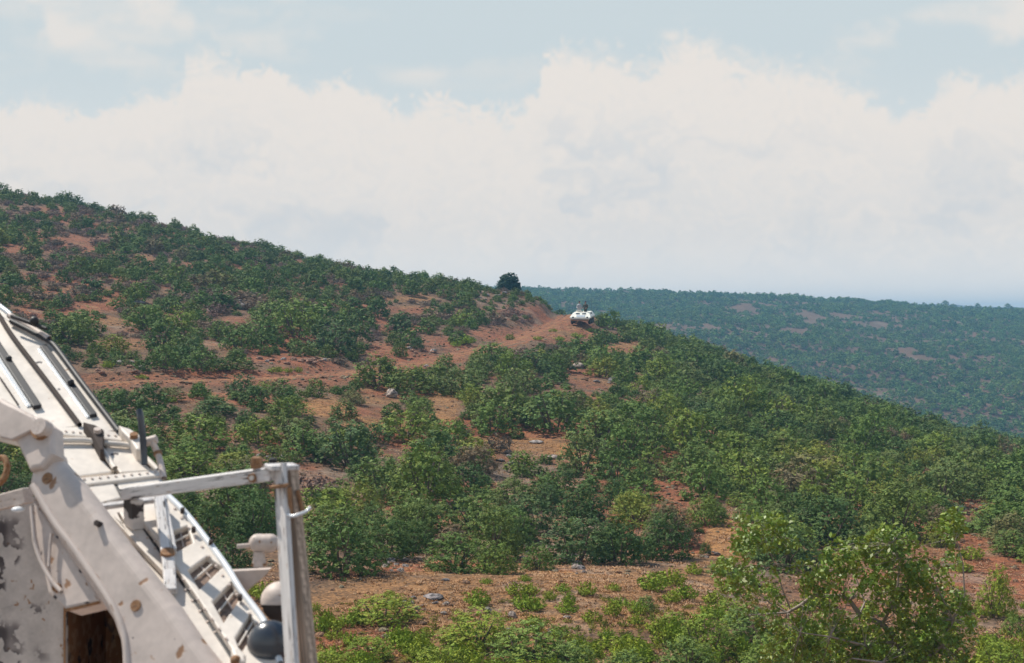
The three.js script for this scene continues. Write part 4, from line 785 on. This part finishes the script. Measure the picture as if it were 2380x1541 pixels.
  { // side wall with a square opening into the hull, lined with dusty brown plate
    const q = [[-200, 1800], [140, 1800], [300, 1990], [450, 2160], [510, 2330], [520, 2760], [-200, 2760]].map(([x, y]) => far(x, y, 6.75)), hole = [[236, 2190], [400, 2190], [446, 2330], [446, 2740], [236, 2740]].map(([x, y]) => far(x, y, 6.75)), s = new THREE.Shape(q.map((p) => new THREE.Vector2(p.x, p.y)));
    s.holes.push(new THREE.Path(hole.map((p) => new THREE.Vector2(p.x, p.y))));
    const g = new THREE.ExtrudeGeometry(s, { depth: 0.04, bevelEnabled: false }); g.translate(0, 0, -6.79);
    part(car, 'side_wall', local(g), stained, 'white side with dark peeled patches');
    const x0 = hole[0].x - 0.02, x1 = hole[3].x + 0.02, y1 = hole[0].y + 0.02, y0 = hole[3].y, box = (w, h, d, x, y, z) => { const b = new THREE.BoxGeometry(w, h, d); b.translate(x, y, z); return b; };
    part(car, 'recess_liner', local(mergeGeometries([box(x1 - x0, y1 - y0, 0.02, (x0 + x1) / 2, (y0 + y1) / 2, -7.5), box(0.02, y1 - y0, 0.7, x0 - 0.01, (y0 + y1) / 2, -7.15), box(0.02, y1 - y0, 0.7, x1 + 0.01, (y0 + y1) / 2, -7.15), box(x1 - x0, 0.02, 0.7, (x0 + x1) / 2, y1 + 0.01, -7.15), box(x1 - x0, 0.02, 0.7, (x0 + x1) / 2, y0 - 0.01, -7.15)])), rusty, 'brown lined opening under the guard box');
  }
  {
    const c = V(-1.55, 0, -6.4), body = new RoundedBoxGeometry(1.9, 1.5, 3.2, 3, 0.12); body.rotateY(0.62); body.translate(c.x, base.y + 1.35, c.z); part(car, 'lower_hull', local(body), worn);
    for (const [f, s] of [[1.05, 1], [-1.05, 1], [1.05, -1], [-1.05, -1]]) {
      const dir = V(Math.sin(0.62), 0, Math.cos(0.62)), side = V(Math.cos(0.62), 0, -Math.sin(0.62)), p = c.clone().addScaledVector(dir, f).addScaledVector(side, s * 0.95); p.y = base.y + 0.56;
      const t = new THREE.TorusGeometry(0.4, 0.17, 14, 30); t.rotateY(Math.PI / 2 + 0.62); t.translate(p.x, p.y, p.z); const w = part(car, 'wheel', local(t), rubber);
      const r = new THREE.CylinderGeometry(0.27, 0.27, 0.22, 20); r.rotateZ(Math.PI / 2); r.rotateY(0.62); r.translate(p.x, p.y, p.z); part(w, 'rim', local(r), worn);
    }
  }
  // windscreen end: two armoured shutters in dark rubber seals, each with a black vision slit
  part(car, 'shutter', plateGeo([[-150, 1120], [0, 1150], [36, 1212], [284, 1540], [190, 1552], [120, 1500], [-150, 1420]], 0.02, 0.045), clean, 'white armoured shutter with a black slit at the left edge');
  part(car, 'shutter', plateGeo([[6, 1140], [44, 1168], [186, 1244], [424, 1556], [374, 1560], [298, 1540], [44, 1204]], 0.025, 0.045), clean, 'white armoured shutter with a black slit beside the hinge');
  part(car, 'seal', tube([on(-40, 1085, 0.04), on(0, 1145, 0.04), on(39, 1206, 0.04), on(165, 1372, 0.04), on(288, 1536, 0.04)], 0.012, 40), dark);
  part(car, 'seal', tube([on(39, 1160, 0.05), on(110, 1196, 0.05), on(183, 1237, 0.05), on(192, 1244, 0.05), on(300, 1388, 0.045), on(430, 1560, 0.04)], 0.013, 50), rubber);
  part(car, 'seal', tube([on(0, 1365, 0.03), on(66, 1463, 0.03)], 0.004, 10), dark);
  part(car, 'top_rail', tube([on(-60, 1066, 0.06), on(0, 1108, 0.06), on(39, 1138, 0.06)], 0.014, 16), glassy);
  part(car, 'top_rail', tube([on(34, 1140, 0.055), on(100, 1178, 0.055), on(178, 1226, 0.055)], 0.017, 16), worn);
  part(car, 'wiper_blade', bar(on(40, 1142, 0.10), on(170, 1190, 0.10), 0.016, 0.02), rubber, 'dark blade folded above the shutter');
  part(car, 'knob', ball(on(124, 1160, 0.12), 0.024), rubber);
  const slit = (a, b, w) => { const s = part(car, 'vision_slit', bar(on(...a, 0.036), on(...b, 0.036), w, 0.02), rubber); return s; };
  slit([156, 1252], [339, 1504], 0.036); slit([-30, 1218], [136, 1472], 0.042);
  part(car, 'slit_frame', bar(on(142, 1262, 0.027), on(322, 1510, 0.027), 0.024, 0.012), glassy); part(car, 'slit_frame', bar(on(-40, 1240, 0.022), on(112, 1470, 0.022), 0.04, 0.012), glassy);
  part(car, 'slit_catch', ball(on(256, 1382, 0.055), 0.017), rubber); part(car, 'slit_catch', ball(on(32, 1296, 0.05), 0.016), rubber);
  // hinge line
  part(car, 'hinge_strip', plateGeo([[191, 1545], [300, 1540], [432, 1562], [470, 1586], [468, 1596], [300, 1578], [191, 1566]], 0.03, 0.05, 0.008), clean);
  part(car, 'hinge', plateGeo([[300, 1524], [345, 1534], [376, 1552], [376, 1626], [362, 1622], [334, 1570], [316, 1546]], 0.085, 0.08, 0.01), dark, 'dark worn hinge bracket'); part(car, 'hinge_pin', bolt(on(352, 1560, 0.09), 0.016, N, 0.03), worn);
  part(car, 'hinge', plateGeo([[428, 1536], [470, 1548], [508, 1572], [512, 1626], [492, 1622], [470, 1586], [440, 1556]], 0.085, 0.08, 0.01), clean); part(car, 'hinge_pin', bolt(on(484, 1578, 0.09), 0.018, N, 0.03), rusty);
  // two access panels below the hinges, with raised lips
  const panel = (pts) => part(car, 'access_panel', plateGeo(pts, 0.022, 0.05, 0.008), clean);
  panel([[196, 1584], [330, 1588], [412, 1694], [400, 1706], [280, 1722], [196, 1616]]); panel([[380, 1596], [478, 1606], [566, 1694], [540, 1702], [434, 1708], [380, 1640]]);
  part(car, 'panel_lip', tube([on(196, 1592, 0.04), on(330, 1594, 0.04), on(346, 1600, 0.04), on(416, 1694, 0.035)], 0.013, 30), clean); part(car, 'panel_lip', tube([on(380, 1602, 0.04), on(474, 1612, 0.04), on(490, 1622, 0.04), on(572, 1700, 0.035)], 0.013, 30), clean);
  part(car, 'panel_seam', bar(on(336, 1612, 0.022), on(404, 1698, 0.022), 0.01, 0.012), dark); part(car, 'panel_seam', bar(on(480, 1630, 0.022), on(544, 1692, 0.022), 0.009, 0.012), dark);
  part(car, 'cross_strap', plateGeo([[279, 1727], [579, 1696], [584, 1718], [306, 1752]], 0.04, 0.05, 0.007), clean);
  part(car, 'strap_seam', bar(on(304, 1757, 0.012), on(580, 1724, 0.012), 0.006, 0.02), rusty);
  part(car, 'deck_plate', plateGeo([[307, 1759], [411, 1746], [438, 1798], [342, 1824]], 0.03, 0.04, 0.006), clean); part(car, 'deck_plate', plateGeo([[420, 1744], [582, 1726], [612, 1778], [446, 1796]], 0.026, 0.04, 0.006), clean);
  part(car, 'bolt_head', bolt(on(318, 1774, 0.035), 0.009, N, 0.014), rusty);
  // long side rail beside the arm with two slots, and the dark gap next to the louvres
  const slotA = [[388, 1862], [398, 1860], [470, 1940], [596, 2072], [592, 2112], [560, 2080], [470, 1984]], slotB = [[424, 1854], [432, 1852], [474, 1920], [468, 1932]];
  part(car, 'slotted_rail', plateGeo([[344, 1830], [440, 1806], [520, 1906], [700, 2150], [880, 2400], [900, 2500], [800, 2500], [700, 2310], [616, 2186], [436, 1958]], 0.02, 0.03, 0.005, [slotA, slotB]), clean, 'white rail with dark slots beside the arm');
  part(car, 'slot_bed', plateGeo([[370, 1850], [440, 1840], [610, 2070], [600, 2125], [540, 2090]], -0.022, 0.006, 0), clean);
  part(car, 'rail_edge', tube([on(344, 1830, 0.022), on(436, 1956, 0.022), on(616, 2184, 0.022), on(705, 2314, 0.022), on(800, 2470, 0.022)], 0.008, 40), clean);
  part(car, 'gap_seal', plateGeo([[411, 1752], [424, 1750], [524, 1884], [704, 2138], [836, 2330], [850, 2375], [834, 2380], [690, 2160], [510, 1902]], 0.024, 0.02, 0.003), rubber);
  part(car, 'gap_rim', tube([on(440, 1770, 0.03), on(520, 1874, 0.03), on(640, 2046, 0.03), on(760, 2222, 0.03), on(846, 2350, 0.03)], 0.0085, 40), glassy);
  part(car, 'knob', ball(on(515, 1880, 0.04), 0.014), dark); part(car, 'bolt_head', bolt(on(606, 1860, 0.06), 0.008, N, 0.012), rusty);
  // louvre panel: four framed openings, each with wire mesh and a bar
  const G = [[[624, 1921], [676, 1903], [694, 1960], [632, 1995]], [[684, 2060], [748, 2014], [800, 2050], [722, 2125]], [[772, 2174], [836, 2107], [867, 2159], [810, 2244]], [[854, 2304], [903, 2223], [929, 2267], [872, 2357]]];
  for (const q of G) { const cx = q.reduce((s, p) => s + p[0], 0) / 4, cy = q.reduce((s, p) => s + p[1], 0) / 4; q.forEach((p) => { p[0] = cx + (p[0] - cx) * 1.08; p[1] = cy + (p[1] - cy) * 1.08; }); }
  part(car, 'louvre_panel', plateGeo([[448, 1802], [610, 1782], [664, 1848], [732, 1930], [820, 2048], [876, 2138], [962, 2258], [1020, 2420], [900, 2460], [836, 2340], [720, 2168], [560, 1940]], 0.05, 0.05, 0.007, G.map((q) => [...q])), clean, 'white panel with four meshed openings');
  G.forEach((q) => {
    const cx = q.reduce((s, p) => s + p[0], 0) / 4, cy = q.reduce((s, p) => s + p[1], 0) / 4, grow = q.map(([a, b]) => [cx + (a - cx) * 1.15, cy + (b - cy) * 1.15]);
    const g = part(car, 'grille', plateGeo(grow, 0.022, 0.012, 0), mesh);
    const mid = (a, b, t) => [mix(a[0], b[0], t), mix(a[1], b[1], t)], a = mid(q[0], q[3], 0.52), b = mid(q[1], q[2], 0.52);
    part(g, 'grille_bar', bar(on(...a, 0.032), on(...b, 0.032), 0.007, 0.008), clean);
    part(g, 'grille_bar', bar(on(...mid(q[0], q[1], 0.5), 0.028), on(...mid(q[3], q[2], 0.5), 0.028), 0.005, 0.006), worn);
  });
  part(car, 'rim_tube', tube([on(600, 1786, 0.055), on(662, 1846, 0.055), on(731, 1931, 0.055), on(818, 2048, 0.055), on(874, 2138, 0.055), on(960, 2256, 0.055), on(1014, 2400, 0.055)], 0.014, 60), glassy);
  for (const [x, y] of [[660, 1846], [762, 1962], [700, 1915], [868, 2160]]) part(car, 'clip', bolt(on(x, y, 0.072), 0.009, N, 0.024), dark);
  part(car, 'latch', plateGeo([[836, 2345], [862, 2336], [890, 2366], [886, 2392], [850, 2388]], 0.10, 0.07, 0.01), clean); part(car, 'latch_bolt', ball(on(852, 2388, 0.09), 0.02), rusty);

  // rows of small rivet heads along the plate edges
  const rivets = (a, b, n, up) => { for (let i = 0; i < n; i++) { const t = (i + 0.5) / n; part(car, 'rivet', bolt(on(mix(a[0], b[0], t), mix(a[1], b[1], t), up), 0.0055, N, 0.008), worn); } };
  rivets([200, 1556], [430, 1576], 9, 0.032); rivets([290, 1734], [575, 1706], 10, 0.042); rivets([60, 1226], [280, 1520], 10, 0.028); rivets([205, 1270], [412, 1548], 10, 0.028); rivets([470, 1830], [830, 2326], 14, 0.052); rivets([620, 1822], [940, 2270], 13, 0.052); rivets([520, 1925], [790, 2305], 10, 0.022);
  // the big rounded arm along the near side
  const armTop = [[57, 1600], [103, 1698], [93, 1740], [124, 1828], [207, 1962], [341, 2159], [393, 2236], [424, 2324], [429, 2400], [440, 2560], [860, 2560], [775, 2397], [700, 2303], [616, 2179], [435, 1952], [341, 1822], [269, 1729], [198, 1650], [191, 1628], [120, 1560]];
  part(car, 'lifting_arm', plateGeo(armTop, 0, 0.13, 0.05, [], 6, ARM), worn, 'thick rounded arm with rust runs');
  part(car, 'arm_flange', tube([[119, 1755], [200, 1890], [290, 2014], [414, 2200], [452, 2300], [462, 2420], [470, 2560]].map(([x, y]) => ARM.at(x, y, -0.004)), 0.016, 50), worn);
  part(car, 'arm_knuckle', plateGeo([[-60, 1430], [0, 1436], [117, 1500], [150, 1512], [188, 1541], [192, 1640], [150, 1690], [104, 1700], [60, 1604], [20, 1560], [-60, 1500]], 0.03, 0.09, 0.02, [], 4, ARM), worn, 'stained knuckle at the top of the arm');
  part(car, 'knuckle_plate', plateGeo([[-20, 1440], [116, 1506], [138, 1530], [120, 1552], [40, 1590], [0, 1580], [-20, 1540]], 0.05, 0.025, 0.006, [], 2, ARM), worn);
  part(car, 'pivot_pin', bolt(ARM.at(152, 1548, 0.05), 0.036, ARM.n, 0.05), worn); part(car, 'pivot_collar', bolt(ARM.at(148, 1552, 0.04), 0.043, ARM.n, 0.02), rusty);
  part(car, 'grease_cap', bolt(ARM.at(172, 1730, 0.0), 0.024, ARM.n, 0.012), rusty); part(car, 'grease_cap', bolt(ARM.at(492, 2190, 0.0), 0.022, ARM.n, 0.012), rusty); part(car, 'arm_stud', bolt(ARM.at(358, 1895, 0.0), 0.012, ARM.n, 0.04), dark);
  // guard box under the arm, the dark recess and a loose cable
  part(car, 'guard_box', plateGeo([[118, 1800], [190, 1900], [345, 2130], [368, 2172], [236, 2204], [172, 2146], [128, 1940]], -0.06, 0.12, 0.015, [], 3, ARM), worn);
  part(car, 'box_edge', tube([ARM.at(236, 2206, -0.07), ARM.at(300, 2192, -0.07), ARM.at(362, 2176, -0.07)], 0.007, 10), rusty);
  part(car, 'recess_edge', tube([far(234, 2192, 6.74), far(233, 2300, 6.74), far(236, 2660, 6.74)], 0.006, 16), rusty);
  part(car, 'cable', tube([[114, 1830], [120, 1900], [128, 1970], [158, 2050], [196, 2110], [222, 2140]].map(([x, y]) => ARM.at(x, y, -0.03)), 0.009, 40), worn); part(car, 'cable', tube([ARM.at(186, 1930, -0.04), ARM.at(180, 1990, -0.04), ARM.at(176, 2050, -0.035)], 0.006, 20), worn);
  part(car, 'drain_plug', bolt(ARM.at(206, 2125, -0.055), 0.018, ARM.n, 0.02), rusty);
  part(car, 'step_bar', bar(far(-60, 1832, 6.5), far(104, 1790, 6.3), 0.05, 0.07, V(0, 1, 0)), worn); part(car, 'step_lamp', ball(far(66, 1842, 6.3), 0.03, 0.5), glassy);
  part(car, 'chain_shackle', tube([ARM.at(-10, 1660, -0.1), ARM.at(14, 1656, -0.1), ARM.at(26, 1690, -0.1), ARM.at(14, 1730, -0.1), ARM.at(-6, 1750, -0.1)], 0.014, 24), rusty);

  // black breather tube and white pipe on the far side
  part(car, 'breather_tube', tube([on(522, 1680, 0.05), on(520, 1630, 0.10), on(514, 1560, 0.18), on(507, 1505, 0.24), on(502, 1482, 0.26)], 0.0155, 30), gloss, 'black curved tube');
  part(car, 'exhaust_pipe', tube([on(592, 1730, 0.03), on(584, 1690, 0.05), on(570, 1640, 0.08), on(552, 1600, 0.12), on(545, 1586, 0.13)], 0.0145, 30), worn, 'thin white pipe with rust rings'); part(car, 'pipe_ring', bolt(on(570, 1640, 0.08), 0.019, on(560, 1610, 0.1).sub(on(578, 1670, 0.06)), 0.014), rusty); part(car, 'pipe_ring', bolt(on(548, 1592, 0.125), 0.02, V(1, 0.3, 0), 0.05), worn);

  // bar frame: a long bar out to an upright post with a timber behind it
  const postTop = far(1012, 1679, 5.25), postFoot = far(1066, 2560, 5.05), barA = on(452, 1784, 0.17), barB = far(990, 1711, 5.25);
  part(car, 'cross_bar', bar(barA, barB, 0.05, 0.052, V(0, 1, 0.15)), chipped, 'chipped white square bar');
  part(car, 'bar_end_plate', bar(far(968, 1690, 5.22), far(1070, 1686, 5.30), 0.06, 0.02, V(0, 1, 0.15)), chipped);
  part(car, 'bar_foot', plateGeo([[446, 1790], [476, 1812], [520, 1806], [500, 1776]], 0.17, 0.15, 0.008), chipped);
  part(car, 'support_bracket', bar(on(352, 1834, 0.11), on(598, 1802, 0.11), 0.03, 0.022), chipped, 'flat strap under the bar');
  part(car, 'strut', bar(on(575, 1800, 0.12), on(618, 2116, 0.05), 0.046, 0.03), chipped, 'chipped channel strut'); part(car, 'strut', bar(on(595, 1806, 0.10), on(632, 2000, 0.06), 0.016, 0.05), chipped); part(car, 'strut_foot', bar(on(608, 2000, 0.07), on(616, 2140, 0.05), 0.05, 0.03), chipped); part(car, 'strut_joint', bolt(on(606, 2000, 0.085), 0.028, N, 0.02), rusty);
  { // post: an upright of two faces, white towards the sun and bare timber on the other side
    const d = postTop.clone().sub(postFoot).normalize(), turn = V(-0.62, 0, 0.78);
    part(car, 'post', bar(postFoot, postTop, 0.02, 0.078, V(0.58, 0, 0.81), 0.003), chipped, 'upright white steel post with peeling paint');
    const off = V(0.045, 0, -0.004);
    part(car, 'timber_post', bar(postFoot.clone().add(V(0.062, 0, -0.02)), far(1046, 1690, 5.29), 0.04, 0.056, V(0.75, 0, 0.66), 0.004), timber, 'weathered timber behind the post');
    part(car, 'clamp', bar(far(978, 1762, 5.2), far(1044, 1752, 5.2), 0.05, 0.012, V(0, 1, 0)), rusty); part(car, 'clamp_strap', bar(far(1046, 1760, 5.2), far(1052, 1868, 5.2), 0.014, 0.03, V(0, 0, 1)), rusty); part(car, 'clamp_strap', bar(far(1076, 1770, 5.24), far(1096, 1850, 5.24), 0.012, 0.03, V(0, 0, 1)), rusty);
    part(car, 'hook', tube([far(1040, 1860, 5.15), far(1060, 1866, 5.13), far(1085, 1858, 5.13), far(1108, 1848, 5.14), far(1122, 1834, 5.15)], 0.006, 24), glassy);
    part(car, 'junction_box', bar(far(927, 1695, 5.3), far(928, 1652, 5.3), 0.037, 0.04, V(0, 0, 1)), rusty); part(car, 'junction_box', bar(far(986, 1680, 5.4), far(986, 1656, 5.4), 0.026, 0.03, V(0, 0, 1)), rubber);
    for (const [x, y] of [[914, 1728], [955, 1724]]) { const c = far(x, y, 5.295), n = V(-0.05, 0.1, 1); part(car, 'bolt_washer', bolt(c, 0.017, n, 0.03), rusty); part(car, 'bolt_head', bolt(c, 0.009, n, 0.05), clean); }
  }
  // lamps on the far corner
  const lampC = far(944, 1966, 5.7);
  { const a = lampC.clone().add(V(-0.02, 0.005, 0)), g = new THREE.CapsuleGeometry(0.036, 0.05, 8, 20); g.rotateZ(Math.PI / 2); g.translate(lampC.x + 0.012, lampC.y + 0.004, lampC.z); part(car, 'siren', local(g), worn, 'cream domed siren'); const p = new THREE.CylinderGeometry(0.022, 0.028, 0.06, 18); p.translate(lampC.x - 0.008, lampC.y - 0.06, lampC.z); part(car, 'siren_stem', local(p), worn); part(car, 'siren_stub', bar(far(856, 1976, 5.7), far(904, 1972, 5.7), 0.018, 0.018, V(0, 1, 0)), worn); part(car, 'siren_foot', bar(far(912, 2040, 5.7), far(962, 2040, 5.7), 0.04, 0.012, V(0, 1, 0)), rusty); }
  { const pts = [[820, 2066], [974, 2058], [960, 2076], [890, 2136], [866, 2150]].map(([x, y]) => far(x, y, 5.75)), s = new THREE.Shape(pts.map((p) => new THREE.Vector2(p.x, p.y))), g = new THREE.ExtrudeGeometry(s, { depth: 0.03, bevelEnabled: true, bevelSize: 0.003, bevelThickness: 0.003, bevelSegments: 1 }); g.translate(0, 0, -5.78); part(car, 'lamp_bracket', local(g), worn); }
  { const c = far(1012, 2172, 5.6), g = new THREE.SphereGeometry(0.076, 28, 18, 0, 6.283, 0, 1.75); g.rotateX(-0.15); g.translate(c.x, c.y, c.z); part(car, 'headlight', local(g), worn, 'cream headlight shell'); const l = new THREE.SphereGeometry(0.068, 24, 12); l.scale(1, 0.9, 0.9); l.translate(c.x, c.y - 0.02, c.z); part(car, 'headlight_lens', local(l), dark); const st = new THREE.CylinderGeometry(0.02, 0.02, 0.6, 12); st.translate(c.x, c.y - 0.36, c.z - 0.02); part(car, 'headlight_stalk', local(st), worn); }
  { const c = far(978, 2326, 5.35), g = new THREE.SphereGeometry(0.088, 32, 24); g.scale(1, 1, 0.85); g.translate(c.x, c.y, c.z); part(car, 'mirror', local(g), gloss, 'glossy black round mirror'); const st = new THREE.CylinderGeometry(0.016, 0.016, 0.5, 12); st.translate(c.x, c.y - 0.3, c.z); part(car, 'mirror_stalk', local(st), dark); }
  part(car, 'front_beam', bar(far(820, 2620, 5.6), far(1110, 2600, 5.2), 0.14, 0.14, V(0, 1, 0)), worn);
  car.position.copy(base);
  add(car, 'armoured_vehicle', 'white armoured vehicle with meshed louvres and an upright post filling the lower left corner', 'vehicle');
}

renderer.render(scene, camera);
